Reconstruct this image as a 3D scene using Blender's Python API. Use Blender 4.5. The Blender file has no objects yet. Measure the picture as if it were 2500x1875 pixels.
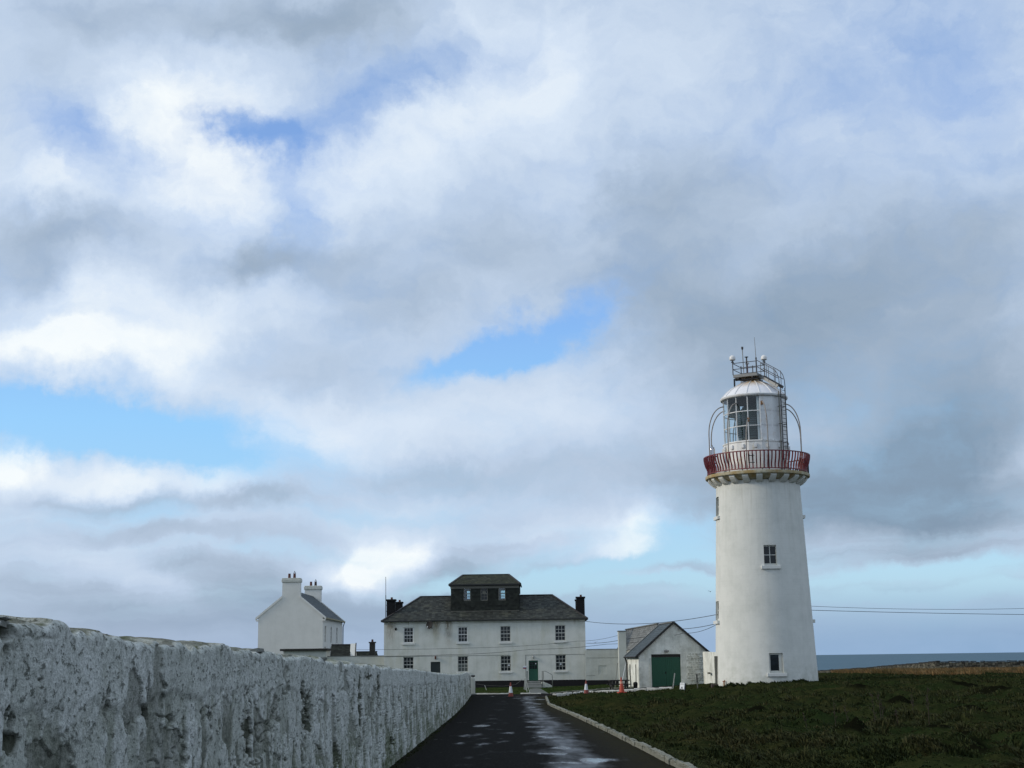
import bpy, math, random
import numpy as np
from mathutils import Vector, Matrix, Euler
R = math.radians
random.seed(7)
rng = np.random.default_rng(11)
sc = bpy.context.scene
col = sc.collection

# ------------------------------------------------------------------ camera
cam_d = bpy.data.cameras.new('camera')
cam = bpy.data.objects.new('camera', cam_d); col.objects.link(cam)
cam_d.sensor_width = 36.0; cam_d.lens = 36.0*3450/2500
cam_d.clip_start = 0.1; cam_d.clip_end = 400000
EYE = 1.6
cam.matrix_world = Matrix.Translation((0, 0, EYE)) @ Matrix.Rotation(R(90+10.984), 4, 'X') @ Matrix.Rotation(R(-0.75), 4, 'Z')
sc.camera = cam

# ------------------------------------------------------------------ sun
SUN_AZ, SUN_EL = -97.0, 26.0          # degrees from +Y towards +X, and above the horizon
sd = bpy.data.lights.new('sun', 'SUN'); sd.energy = 2.0; sd.angle = R(12); sd.color = (1.0, 0.92, 0.79)
so = bpy.data.objects.new('sun', sd); col.objects.link(so)
sv = Vector((math.sin(R(SUN_AZ))*math.cos(R(SUN_EL)), math.cos(R(SUN_AZ))*math.cos(R(SUN_EL)), math.sin(R(SUN_EL))))
so.rotation_euler = sv.to_track_quat('Z', 'Y').to_euler()

# ------------------------------------------------------------------ view
sc.view_settings.view_transform = 'Standard'
sc.view_settings.look = 'None'
sc.view_settings.exposure = 0.0
sc.view_settings.gamma = 1.0
sc.view_settings.use_curve_mapping = False
sc.render.engine = 'CYCLES'
sc.cycles.max_bounces = 6
sc.cycles.transparent_max_bounces = 12
sc.cycles.caustics_reflective = False
sc.cycles.caustics_refractive = False

# ------------------------------------------------------------------ node helpers
class NT:
    def __init__(s, tree): s.t = tree; s.n = tree.nodes; s.l = tree.links
    def add(s, typ, **kw):
        nd = s.n.new(typ)
        for k, v in kw.items(): setattr(nd, k, v)
        return nd
    def put(s, sock, v):
        if v is None: return
        if hasattr(v, 'is_output'): s.l.new(v, sock)
        else: sock.default_value = v
    def math(s, op, a, b=None, c=None, clamp=False):
        nd = s.add('ShaderNodeMath', operation=op, use_clamp=clamp)
        for i, v in enumerate((a, b, c)): s.put(nd.inputs[i], v) if v is not None else None
        return nd.outputs[0]
    def vmath(s, op, a, b=None, out=0):
        nd = s.add('ShaderNodeVectorMath', operation=op)
        s.put(nd.inputs[0], a)
        if b is not None: s.put(nd.inputs[1], b)
        return nd.outputs[out]
    def scale(s, a, f):
        nd = s.add('ShaderNodeVectorMath', operation='SCALE'); s.put(nd.inputs[0], a); s.put(nd.inputs['Scale'], f); return nd.outputs[0]
    def noise(s, vec, scale, detail=4, rough=0.55, dist=0.0, out='Fac', dim='3D', lac=2.0):
        nd = s.add('ShaderNodeTexNoise', noise_dimensions=dim)
        if vec is not None: s.put(nd.inputs['Vector'], vec)
        nd.inputs['Scale'].default_value = scale; nd.inputs['Detail'].default_value = detail
        nd.inputs['Roughness'].default_value = rough; nd.inputs['Distortion'].default_value = dist
        nd.inputs['Lacunarity'].default_value = lac
        return nd.outputs[out]
    def mix(s, f, a, b, mode='MIX'):
        nd = s.add('ShaderNodeMix', data_type='RGBA', blend_type=mode)
        s.put(nd.inputs[0], f); s.put(nd.inputs[6], c4(a)); s.put(nd.inputs[7], c4(b)); return nd.outputs[2]
    def fmix(s, f, a, b):
        nd = s.add('ShaderNodeMix', data_type='FLOAT')
        s.put(nd.inputs[0], f); s.put(nd.inputs[2], a); s.put(nd.inputs[3], b); return nd.outputs[0]
    def rng(s, v, a, b, c=0.0, d=1.0, smooth=False):
        nd = s.add('ShaderNodeMapRange', interpolation_type='SMOOTHSTEP' if smooth else 'LINEAR')
        nd.clamp = True
        s.put(nd.inputs[0], v)
        for i, q in enumerate((a, b, c, d)): s.put(nd.inputs[1+i], q)
        return nd.outputs[0]
    def ramp(s, f, stops):
        nd = s.add('ShaderNodeValToRGB'); s.put(nd.inputs[0], f); e = nd.color_ramp.elements
        while len(e) < len(stops): e.new(0.5)
        for i, (p, cc) in enumerate(stops): e[i].position = p; e[i].color = c4(cc)
        return nd.outputs[0]
    def sep(s, v):
        nd = s.add('ShaderNodeSeparateXYZ'); s.put(nd.inputs[0], v); return nd.outputs
    def comb(s, x, y, z):
        nd = s.add('ShaderNodeCombineXYZ')
        for i, v in enumerate((x, y, z)): s.put(nd.inputs[i], v)
        return nd.outputs[0]
    def mapping(s, v, loc=(0, 0, 0), rot=(0, 0, 0), scl=(1, 1, 1), typ='POINT'):
        nd = s.add('ShaderNodeMapping', vector_type=typ); s.put(nd.inputs[0], v)
        nd.inputs['Location'].default_value = loc; nd.inputs['Rotation'].default_value = rot; nd.inputs['Scale'].default_value = scl
        return nd.outputs[0]
def c4(c):
    if hasattr(c, 'is_output') or isinstance(c, (int, float)): return c
    return tuple(c) if len(c) == 4 else tuple(c)+(1.0,)

# ------------------------------------------------------------------ sky: clear Nishita blue behind a procedural cloud layer
# cloud banks as (azimuth, elevation, half width, half height, tilt, weight), all in degrees
HOLE = [(-10.21, 20.86, 2.44, 0.94, -12, 0.85), (-7.47, 21.84, 4.5, 1.5, 15, 0.42), (-3.34, 23.18, 5.63, 1.13, 25, 0.42), (-8.97, 18.16, 1.13, 2.82, 15, 0.36), (-18.08, 20.27, 3.38, 1.31, -15, 0.6), (1.26, 13.11, 3.57, 0.98, 25, 0.95), (-1.25, 11.83, 3.38, 0.79, 12, 1.0), (-16.24, 9.27, 7.51, 1.24, -6, 1.25), (-13.09, 8.08, 4.32, 0.98, -10, 1.2), (-19.38, 9.72, 3.38, 0.68, -4, 0.6), (-19.14, 8.31, 3.0, 0.56, 4, 0.4), (16.58, 22.81, 7.88, 4.88, -30, 0.34), (10.19, 20.4, 3.0, 1.69, 10, 0.22), (19.7, 23.09, 3.75, 2.82, 0, 0.25), (7.25, 4.58, 2.82, 1.03, 0, 0.8), (15.08, 3.16, 7.88, 0.56, 3, 1.15), (16.4, 2.31, 5.63, 0.28, 0, 0.9), (12.6, 2.87, 4.88, 0.19, 2, -0.5), (2.58, 3.32, 7.88, 0.41, 5, 1.1), (5.72, 2.83, 6.01, 0.26, 0, 0.85), (-5.8, 5.59, 4.88, 0.41, 0, 0.4), (-14.35, 5.74, 3.0, 0.56, 0, 0.45), (-7.68, 7.82, 2.25, 0.75, 0, 0.25), (0.17, 3.78, 3.75, 0.49, 12, 0.5), (15.3, 1.24, 9.01, 1.41, 0, 0.5), (3.47, 1.62, 7.88, 1.41, 0, 0.45), (18.12, 2.58, 2.25, 0.38, 0, 0.4), (-9.1, 4.22, 5.63, 0.45, 0, 0.3), (14.72, 8.62, 3.75, 2.06, 0, 0.2), (-4.9, 15.48, 4.13, 1.13, 20, 0.15)]
WHITE = [(-13.64, 22.22, 4.32, 2.25, 10, 0.75), (-12.64, 20.51, 3.19, 2.44, -10, 0.65), (-13.19, 19.94, 2.82, 3.75, 0, 0.35), (-18.78, 18.28, 3.57, 1.13, -5, 0.9), (-11.62, 18.05, 2.82, 2.06, 0, 0.6), (-16.08, 14.01, 5.63, 1.69, 12, 0.8), (-13.32, 12.68, 3.75, 1.69, 0, 0.95), (-18.82, 12.24, 4.88, 1.5, -5, 1.15), (-14.72, 11.36, 4.88, 1.13, -8, 0.5), (-2.75, 20.84, 5.63, 2.06, 15, 0.7), (-6.66, 18.96, 3.0, 2.25, 0, 0.45), (1.05, 23.16, 4.88, 2.44, 20, 0.5), (-0.72, 25.14, 4.88, 2.25, 0, 0.4), (-19.69, 7.5, 1.78, 1.13, 0, 1.9), (-12.78, 6.85, 1.69, 0.84, 20, 0.6), (-15.8, 6.94, 2.44, 1.03, 0, 1.15), (-10.97, 6.87, 1.88, 0.84, 10, 1.0), (-3.93, 8.75, 6.19, 2.06, 0, 0.55), (-8.81, 8.92, 3.75, 2.06, 0, 0.5), (-4.87, 5.4, 4.88, 1.13, 0, 0.35), (-6.34, 3.9, 1.16, 0.98, 30, 1.9), (-4.3, 4.25, 1.6, 0.64, 0, 1.5), (-6.98, 3.3, 2.06, 0.64, 0, 1.0), (-5.05, 3.65, 1.69, 0.56, 0, 0.7), (5.32, 4.75, 1.6, 1.16, 25, 1.7), (4.27, 4.0, 2.44, 0.75, 0, 0.7), (2.25, 5.14, 2.44, 0.94, 0, 0.35), (13.25, 4.87, 3.19, 0.75, 0, 0.55), (19.29, 7.02, 2.63, 0.94, 10, 0.8), (5.19, 9.74, 3.38, 2.25, 0, 0.25), (-16.46, 14.53, 3.75, 1.13, 20, 0.4), (-9.66, 14.46, 3.0, 1.13, 5, 0.5), (2.92, 18.2, 2.06, 2.82, 0, 0.35), (-17.4, 3.92, 5.63, 1.13, 0, 0.35), (-14.25, 2.87, 2.25, 0.75, -20, 0.4), (11.27, 15.59, 1.31, 2.63, -35, 0.25), (3.74, 12.22, 3.75, 0.56, 25, 0.15), (2.53, 9.62, 5.63, 1.31, 0, 0.25), (20.95, 21.03, 2.25, 2.25, 0, 0.1), (-19.8, 20.79, 3.0, 2.25, 0, 0.35), (7.97, 22.7, 4.13, 2.25, 0, 0.2)]
GREY = [(12.78, 12.56, 10.51, 6.19, 0, 0.14), (-14.74, 2.16, 11.64, 1.5, 0, 0.35), (5.87, 18.83, 2.82, 2.06, 20, 0.12), (5.41, 16.64, 2.82, 2.25, 0, 0.12), (-18.82, 22.45, 2.63, 3.0, 0, 0.35), (-6.62, 14.9, 4.13, 1.69, 0, 0.25), (6.62, 18.24, 6.19, 2.63, 5, 0.42), (11.42, 14.85, 9.01, 3.19, 10, 0.45), (15.85, 12.36, 7.88, 3.19, 0, 0.42), (8.7, 12.78, 6.19, 2.25, 0, 0.35), (18.4, 15.73, 6.19, 2.44, 0, 0.45), (14.24, 6.64, 7.13, 2.06, 0, 1.05), (17.48, 7.92, 4.69, 2.44, 0, 0.75), (15.9, 5.13, 5.26, 1.13, 0, 0.5), (14.44, 4.11, 6.19, 0.94, 0, 0.5), (-10.66, 25.22, 6.19, 1.31, 0, 0.65), (-16.54, 24.4, 4.88, 1.31, 0, 0.35), (-5.33, 25.1, 3.75, 1.69, 20, 0.35), (-11.55, 15.41, 5.26, 1.41, 8, 0.85), (-14.77, 17.33, 3.0, 0.94, 0, 0.45), (-18.69, 16.52, 3.57, 1.31, 0, 0.6), (-19.48, 14.87, 3.0, 1.13, 0, 0.35), (-18.52, 13.24, 3.38, 0.53, 0, 0.55), (-10.45, 16.27, 1.69, 1.69, 0, 0.35), (-3.93, 14.37, 4.13, 1.69, 10, 0.3), (-0.43, 16.78, 3.75, 2.06, 0, 0.3), (-8.85, 11.52, 4.88, 1.13, -10, 0.35), (-15.77, 6.12, 3.19, 0.49, 0, 0.8), (-10.95, 6.14, 2.63, 0.45, 0, 0.5), (-10.23, 6.14, 4.13, 0.84, 0, 0.4), (-4.5, 7.26, 4.88, 0.94, 0, 0.45), (0.78, 6.84, 6.19, 1.5, 0, 0.35), (6.48, 8.96, 3.19, 1.88, 0, 0.35), (-13.96, 4.84, 7.88, 0.66, 0, 0.4), (-10.16, 2.86, 3.19, 1.31, 0, 0.5), (-14.72, 1.45, 9.38, 1.13, 0, 0.55), (-12.68, 3.59, 2.06, 0.47, 0, 0.35), (-6.14, 1.65, 6.19, 1.31, 0, 0.4), (-2.07, 3.53, 2.63, 1.13, 0, 0.6), (-1.15, 2.42, 4.88, 0.94, 0, 0.4), (10.96, 5.67, 5.63, 1.13, 0, 0.5), (5.0, 3.52, 4.13, 0.38, 0, 0.6), (9.91, 2.75, 6.19, 0.26, 2, 0.6), (13.82, 2.55, 3.75, 0.23, 2, 0.7), (18.33, 3.18, 2.82, 0.26, 0, 0.5), (18.58, 2.04, 2.44, 0.94, -20, 0.6), (-19.39, 3.38, 2.82, 1.13, 0, 0.3), (7.92, 7.43, 4.13, 1.13, 0, 0.3), (5.68, 1.77, 9.38, 1.5, 0, 0.3), (15.96, 0.7, 9.38, 1.31, 0, 0.3), (10.09, 10.49, 5.26, 1.69, 0, 0.4), (19.2, 10.31, 3.75, 2.44, 0, 0.5), (-7.9, 24.49, 2.82, 0.94, 0, 0.3), (4.57, 14.43, 3.0, 2.25, 0, 0.3)]

def build_world():
    w = bpy.data.worlds.new('World'); sc.world = w; w.use_nodes = True
    N = NT(w.node_tree); N.n.clear()
    STR = 0.1
    sky = N.add('ShaderNodeTexSky', sky_type='NISHITA', sun_disc=False)
    sky.sun_elevation = R(SUN_EL); sky.sun_rotation = R(SUN_AZ); sky.air_density = 1.0; sky.dust_density = 0.6; sky.ozone_density = 1.5
    tc = N.add('ShaderNodeTexCoord').outputs['Generated']
    d = N.vmath('NORMALIZE', tc)
    x, y, z = N.sep(d)
    az = N.math('MULTIPLY', N.math('ARCTAN2', x, y), 57.2958)
    el = N.math('MULTIPLY', N.math('ARCSINE', z), 57.2958)
    # cloud-sheet coordinates (a flat layer seen in perspective)
    zz = N.math('ADD', N.math('MAXIMUM', z, 0.0), 0.16)
    q = N.comb(N.math('DIVIDE', x, zz), N.math('DIVIDE', y, zz), 0.0)
    wq = N.noise(q, 1.6, 5, 0.6, out='Color')
    wd = N.noise(d, 11.0, 7, 0.62, out='Color')
    q2 = N.vmath('ADD', q, N.scale(N.vmath('SUBTRACT', wq, (0.5, 0.5, 0.5)), 0.9))
    p = N.comb(az, el, 0.0)
    wv = N.vmath('MULTIPLY', N.vmath('SUBTRACT', wd, (0.5, 0.5, 0.5)), (8.5, 5.0, 0.0))
    elw = N.rng(el, 0.0, 12.0, 0.35, 1.0)
    p = N.vmath('ADD', p, N.scale(wv, elw))
    def field(blobs):
        v = p                                   # (az, el, running sum): one serial chain keeps the shader small
        for (a, e, rx, ry, rot, wt) in blobs:
            m = N.mapping(v, (a, e, 0), (0, 0, R(rot)), (rx*0.86, ry*0.86, 1e7), 'TEXTURE')
            g = N.math('POWER', 0.3679, N.vmath('DOT_PRODUCT', m, m, out=1))
            nd = N.add('ShaderNodeVectorMath', operation='MULTIPLY_ADD')
            N.l.new(g, nd.inputs[0]); nd.inputs[1].default_value = (0, 0, wt); N.l.new(v, nd.inputs[2]); v = nd.outputs[0]
        return N.sep(v)[2]
    H = field(HOLE); Wt = field(WHITE); Gr = field(GREY)
    n1 = N.noise(q2, 2.2, 7, 0.52)
    n2 = N.noise(N.mapping(p, scl=(0.085, 0.13, 0.0)), 1.0, 7, 0.52)
    n3 = N.noise(N.mapping(p, scl=(0.36, 0.62, 0.0)), 1.0, 7, 0.58)
    # cover 0 = clear, 1 = cloud
    cov = N.math('MULTIPLY_ADD', H, -1.15, 1.02)
    cov = N.math('MULTIPLY_ADD', N.math('SUBTRACT', n1, 0.5), 0.55, cov)
    cov = N.math('MULTIPLY_ADD', N.math('SUBTRACT', n3, 0.5), 0.75, cov)
    low = N.rng(el, 3.0, 9.0, 1.0, 0.0, True)
    nb = N.noise(N.mapping(p, scl=(0.055, 0.85, 0.0)), 1.0, 6, 0.55, 0.4)
    cov = N.math('MULTIPLY_ADD', N.math('MULTIPLY', N.math('SUBTRACT', nb, 0.5), low), 1.5, cov)
    cov = N.rng(cov, -0.12, 1.16, 0.0, 1.0, True)
    b = N.math('MULTIPLY_ADD', Wt, 0.34, 0.515)
    b = N.math('MULTIPLY_ADD', Gr, -0.39, b)
    b = N.math('MULTIPLY_ADD', N.math('SUBTRACT', n2, 0.5), 0.34, b)
    b = N.math('MULTIPLY_ADD', N.math('SUBTRACT', n3, 0.5), 0.24, b)
    b = N.math('MULTIPLY_ADD', N.math('MULTIPLY', N.math('SUBTRACT', nb, 0.47), low), -0.55, b)
    cl = N.ramp(b, [(0.0, (0.235, 0.325, 0.435)), (0.22, (0.355, 0.45, 0.575)), (0.48, (0.52, 0.635, 0.80)), (0.74, (0.69, 0.795, 0.93)), (1.0, (0.93, 0.98, 1.0))])
    # blue: Nishita, pulled to the paler blue of moist sea air
    blue = N.mix(0.68, N.scale(sky.outputs[0], STR*1.3), N.ramp(N.rng(el, 0.0, 26.0), [(0.0, (0.27, 0.46, 0.74)), (0.10, (0.42, 0.72, 0.98)), (0.36, (0.31, 0.69, 1.14)), (0.52, (0.25, 0.53, 1.05)), (0.75, (0.22, 0.43, 0.92)), (1.0, (0.26, 0.44, 0.80))]))
    c = N.mix(cov, blue, cl)
    # moist air close to the sea horizon
    hz = N.rng(el, 0.0, 3.4, 0.75, 0.0, True)
    hcol = N.mix(N.rng(az, -18.0, 16.0), (0.37, 0.46, 0.62), (0.23, 0.385, 0.61))
    c = N.mix(hz, c, hcol)
    bg = N.add('ShaderNodeBackground'); bg.inputs['Strength'].default_value = STR
    N.l.new(N.scale(c, 1.0/STR), bg.inputs['Color'])
    out = N.add('ShaderNodeOutputWorld'); N.l.new(bg.outputs[0], out.inputs['Surface'])
    w.cycles.sampling_method = 'MANUAL'; w.cycles.sample_map_resolution = 512
build_world()

# ------------------------------------------------------------------ mesh helpers
class G:
    """collects faces; build() links them as one mesh object"""
    def __init__(s): s.v = []; s.f = []
    def q(s, *p):
        b = len(s.v); s.v += [tuple(a) for a in p]; s.f.append(tuple(range(b, b+len(p))))
    def box(s, x0, x1, y0, y1, z0, z1, rz=0.0, c=None):
        P = [(x0, y0, z0), (x1, y0, z0), (x1, y1, z0), (x0, y1, z0), (x0, y0, z1), (x1, y0, z1), (x1, y1, z1), (x0, y1, z1)]
        if rz:
            cx, cy = c or ((x0+x1)/2, (y0+y1)/2); k, t = math.cos(rz), math.sin(rz)
            P = [(cx+(a-cx)*k-(b-cy)*t, cy+(a-cx)*t+(b-cy)*k, e) for a, b, e in P]
        s.hexa(P); return s
    def hexa(s, P):
        b = len(s.v); s.v += [tuple(p) for p in P]
        for f in ((0, 3, 2, 1), (4, 5, 6, 7), (0, 1, 5, 4), (1, 2, 6, 5), (2, 3, 7, 6), (3, 0, 4, 7)): s.f.append(tuple(b+i for i in f))
    def beam(s, a, bb, w, h, up=(0, 0, 1)):
        a = Vector(a); bb = Vector(bb); d = (bb-a).normalized(); u = Vector(up); r = d.cross(u)
        if r.length < 1e-4: r = d.cross(Vector((0, 1, 0)))
        r.normalize(); u = r.cross(d).normalized()
        P = []
        for e in (a, bb):
            P += [e-r*w/2-u*h/2, e+r*w/2-u*h/2, e+r*w/2+u*h/2, e-r*w/2+u*h/2]
        b = len(s.v); s.v += [tuple(p) for p in P]
        for f in ((0, 1, 2, 3), (7, 6, 5, 4), (0, 4, 5, 1), (1, 5, 6, 2), (2, 6, 7, 3), (3, 7, 4, 0)): s.f.append(tuple(b+i for i in f))
        return s
    def tube(s, pts, r, n=8, r1=None):
        pts = [Vector(p) for p in pts]; m = len(pts); b = len(s.v); pu = None
        for i, p in enumerate(pts):
            d = (pts[min(i+1, m-1)]-pts[max(i-1, 0)]).normalized()
            if pu is None:
                u = d.cross(Vector((0, 0, 1)))
                if u.length < 1e-3: u = d.cross(Vector((1, 0, 0)))
            else: u = pu-d*pu.dot(d)
            u.normalize(); pu = u; w = d.cross(u)
            rr = r if r1 is None else r+(r1-r)*i/(m-1)
            for k in range(n):
                a = 2*math.pi*k/n; s.v.append(tuple(p+u*math.cos(a)*rr+w*math.sin(a)*rr))
        for i in range(m-1):
            for k in range(n):
                k2 = (k+1) % n
                s.f.append((b+i*n+k, b+i*n+k2, b+(i+1)*n+k2, b+(i+1)*n+k))
        s.f.append(tuple(b+k for k in reversed(range(n)))); s.f.append(tuple(b+(m-1)*n+k for k in range(n)))
        return s
    def lathe(s, prof, n=32, cx=0.0, cy=0.0, a0=0.0, close=True):
        b = len(s.v); m = len(prof)
        for r, z in prof:
            for k in range(n):
                a = a0+2*math.pi*k/n; s.v.append((cx+r*math.sin(a), cy-r*math.cos(a), z))
        for i in range(m-1):
            for k in range(n):
                k2 = (k+1) % n; s.f.append((b+i*n+k, b+i*n+k2, b+(i+1)*n+k2, b+(i+1)*n+k))
        if close:
            if prof[0][0] > 1e-4: s.f.append(tuple(b+k for k in reversed(range(n))))
            if prof[-1][0] > 1e-4: s.f.append(tuple(b+(m-1)*n+k for k in range(n)))
        return s
    def build(s, name, mat, parent=None, loc=(0, 0, 0), rz=0.0, smooth=False, bevel=0.0, auto=None):
        me = bpy.data.meshes.new(name); me.from_pydata(s.v, [], s.f); me.update()
        if mat is not None: me.materials.append(mat)
        if smooth:
            me.polygons.foreach_set('use_smooth', [True]*len(me.polygons))
            if auto: me.set_sharp_from_angle(angle=R(auto))
        o = link(name, me, parent, loc, rz)
        if bevel:
            mo = o.modifiers.new('bevel', 'BEVEL'); mo.width = bevel; mo.segments = 2; mo.limit_method = 'ANGLE'
        return o
def link(name, me, parent=None, loc=(0, 0, 0), rz=0.0):
    o = bpy.data.objects.new(name, me); col.objects.link(o); o.location = loc; o.rotation_euler = (0, 0, rz)
    if parent is not None: o.parent = parent
    return o
def tag(o, label=None, cat=None, group=None, kind=None):
    if label: o['label'] = label
    if cat: o['category'] = cat
    if group: o['group'] = group
    if kind: o['kind'] = kind
    return o
def thing(name, label, cat, loc=(0, 0, 0), rz=0.0, group=None):
    return tag(link(name, None, None, loc, rz), label, cat, group)
def copy_tree(o, parent=None):
    c = o.copy(); col.objects.link(c)
    if parent is not None: c.parent = parent
    for ch in list(o.children): copy_tree(ch, c)
    return c
def fast_mesh(name, V, F, mat, attrs=None, smooth=False):
    """V (n,3), F (m,k) with constant k"""
    V = np.asarray(V, np.float32); F = np.asarray(F, np.int32); k = F.shape[1]
    me = bpy.data.meshes.new(name)
    me.vertices.add(len(V)); me.vertices.foreach_set('co', V.ravel())
    me.loops.add(F.size); me.loops.foreach_set('vertex_index', F.ravel())
    me.polygons.add(len(F)); me.polygons.foreach_set('loop_start', np.arange(0, F.size, k, dtype=np.int32))
    me.update(calc_edges=True)
    if smooth: me.polygons.foreach_set('use_smooth', np.ones(len(F), bool))
    for an, arr in (attrs or {}).items():
        at = me.attributes.new(an, 'FLOAT', 'POINT'); at.data.foreach_set('value', np.asarray(arr, np.float32))
    me.materials.append(mat); me.validate()
    return me
def grid_faces(nr, nc):
    i = np.arange(nr-1)[:, None]*nc+np.arange(nc-1)[None, :]
    return np.stack([i, i+1, i+1+nc, i+nc], -1).reshape(-1, 4)

# value noise for shaping meshes
def hsh(ix, iy, seed):
    with np.errstate(over='ignore'):
        h = (ix.astype(np.int64)*374761393+iy.astype(np.int64)*668265263+seed*1274126177) & 0xffffffff
        h = ((h ^ (h >> 13))*1274126177) & 0xffffffff
        h = h ^ (h >> 16)
    return (h & 0xffffff)/float(0xffffff)
def vn(x, y, seed=0):
    x = np.asarray(x, float); y = np.asarray(y, float)
    ix = np.floor(x); iy = np.floor(y); fx = x-ix; fy = y-iy
    ux = fx*fx*fx*(fx*(fx*6-15)+10); uy = fy*fy*fy*(fy*(fy*6-15)+10)
    a = hsh(ix, iy, seed); b = hsh(ix+1, iy, seed); c = hsh(ix, iy+1, seed); d = hsh(ix+1, iy+1, seed)
    return (a*(1-ux)+b*ux)*(1-uy)+(c*(1-ux)+d*ux)*uy
def fbm(x, y, oct=5, seed=0, gain=0.5):
    s = 0.0; a = 1.0; t = 0.0
    for o in range(oct):
        s = s+a*vn(x*2**o+o*17.3, y*2**o-o*9.1, seed+o*7); t += a; a *= gain
    return s/t
def sst(a, b, x):
    t = np.clip((np.asarray(x, float)-a)/(b-a), 0, 1); return t*t*(3-2*t)

# ------------------------------------------------------------------ materials
def new_mat(name):
    m = bpy.data.materials.new(name); m.use_nodes = True
    N = NT(m.node_tree); bs = N.n['Principled BSDF']
    return m, N, bs
def simple(name, c, rough=0.6, metal=0.0, spec=0.5, var=0.15, scale=6.0, bump=0.0, bscale=30.0, dirt=None, dirt_amt=0.5, dscale=1.5, island=0.0):
    m, N, bs = new_mat(name)
    tc = N.add('ShaderNodeTexCoord').outputs['Object']
    n = N.noise(tc, scale, 5, 0.6)
    cc = N.mix(n, tuple(v*(1-var) for v in c), tuple(min(1, v*(1+var)) for v in c))
    if dirt:
        dn = N.noise(tc, dscale, 6, 0.65)
        cc = N.mix(N.math('MULTIPLY', N.rng(dn, 0.5, 0.72), dirt_amt), cc, dirt)
    if island:
        ri = N.add('ShaderNodeNewGeometry').outputs['Random Per Island']
        cc = N.mix(1.0, cc, N.ramp(ri, [(0, (1-island,)*3), (1, (1+island,)*3)]), 'MULTIPLY')
    N.l.new(cc, bs.inputs['Base Color'])
    bs.inputs['Roughness'].default_value = rough; bs.inputs['Metallic'].default_value = metal
    bs.inputs['Specular IOR Level'].default_value = spec
    if bump:
        b = N.add('ShaderNodeBump'); b.inputs['Strength'].default_value = min(1, bump); b.inputs['Distance'].default_value = 0.02*max(1, bump)
        N.l.new(N.noise(tc, bscale, 5, 0.6), b.inputs['Height']); N.l.new(b.outputs[0], bs.inputs['Normal'])
    return m

def whitewash(name, c=(0.70, 0.70, 0.66), grime=(0.30, 0.32, 0.27), amt=0.35, streak=0.5, bump=0.35, bscale=9.0, ochre=0.0):
    """limewashed render: cloudy grime, rain streaks down the wall, fine relief"""
    m, N, bs = new_mat(name)
    tc = N.add('ShaderNodeTexCoord').outputs['Object']
    n = N.noise(tc, 0.9, 7, 0.62)
    n2 = N.noise(N.mapping(tc, scl=(2.2, 2.2, 0.18)), 1.6, 6, 0.6)
    n3 = N.noise(tc, 14.0, 5, 0.6)
    f = N.math('MULTIPLY', N.rng(n, 0.42, 0.72), amt)
    f = N.math('MULTIPLY_ADD', N.rng(n2, 0.5, 0.8), streak*0.4, f)
    f = N.math('MULTIPLY_ADD', N.rng(n3, 0.52, 0.8), 0.22, f, clamp=True)
    cc = N.mix(f, c, grime)
    if ochre:
        n4 = N.noise(N.mapping(tc, scl=(1.6, 1.6, 0.3)), 0.7, 5, 0.6)
        cc = N.mix(N.math('MULTIPLY', N.rng(n4, 0.52, 0.75), ochre), cc, (0.42, 0.40, 0.24))
    N.l.new(cc, bs.inputs['Base Color']); bs.inputs['Roughness'].default_value = 0.85; bs.inputs['Specular IOR Level'].default_value = 0.2
    b = N.add('ShaderNodeBump'); b.inputs['Strength'].default_value = bump; b.inputs['Distance'].default_value = 0.04
    N.l.new(N.noise(tc, bscale, 6, 0.62), b.inputs['Height']); N.l.new(b.outputs[0], bs.inputs['Normal'])
    return m

M = {}
M['facade'] = whitewash('facade_render', (0.67, 0.67, 0.615), (0.33, 0.355, 0.29), 0.36, 0.55, 0.3, 5.0, 0.4)
M['house_white'] = whitewash('house_paint', (0.74, 0.73, 0.675), (0.48, 0.48, 0.43), 0.28, 0.3, 0.15, 6.0)
M['shed_white'] = whitewash('shed_limewash', (0.80, 0.80, 0.73), (0.20, 0.21, 0.16), 0.62, 0.7, 1.0, 4.0, 0.15)
M['yard_white'] = whitewash('yard_wall_limewash', (0.58, 0.59, 0.54), (0.32, 0.33, 0.27), 0.4, 0.6, 0.5, 6.0, 0.2)
M['stone_white'] = simple('limewashed_stone', (0.60, 0.60, 0.53), 0.9, var=0.25, scale=3, bump=1.0, bscale=9, dirt=(0.14, 0.15, 0.10), dirt_amt=0.9, dscale=4, island=0.35)
M['sill'] = simple('painted_sill', (0.68, 0.68, 0.64), 0.7, var=0.1, dirt=(0.42, 0.36, 0.28), dirt_amt=0.4, dscale=3)
M['frame'] = simple('white_window_paint', (0.55, 0.55, 0.50), 0.5, var=0.1)
M['frame_new'] = simple('bright_window_paint', (0.75, 0.75, 0.72), 0.4, var=0.05)
M['frame_grey'] = simple('weathered_window_paint', (0.13, 0.125, 0.105), 0.8, var=0.2)
M['black'] = simple('black_tar_paint', (0.012, 0.011, 0.012), 0.7, var=0.4, spec=0.25)
M['chimney'] = simple('black_chimney_render', (0.010, 0.010, 0.011), 0.8, var=0.4, spec=0.2, bump=0.3)
M['pot'] = simple('clay_pot', (0.10, 0.036, 0.026), 0.8, var=0.25)
M['pot_dark'] = simple('sooty_pot', (0.035, 0.02, 0.018), 0.8, var=0.25)
M['slate'] = simple('roof_slate', (0.036, 0.039, 0.034), 0.72, var=0.35, scale=2.5, spec=0.25, dirt=(0.10, 0.10, 0.07), dirt_amt=0.55, dscale=1.2, island=0.5)
M['slate_dark'] = simple('hung_slate', (0.023, 0.026, 0.022), 0.8, var=0.35, scale=2.5, spec=0.2, dirt=(0.03, 0.034, 0.024), dirt_amt=0.6, dscale=1.5, island=0.4)
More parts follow.
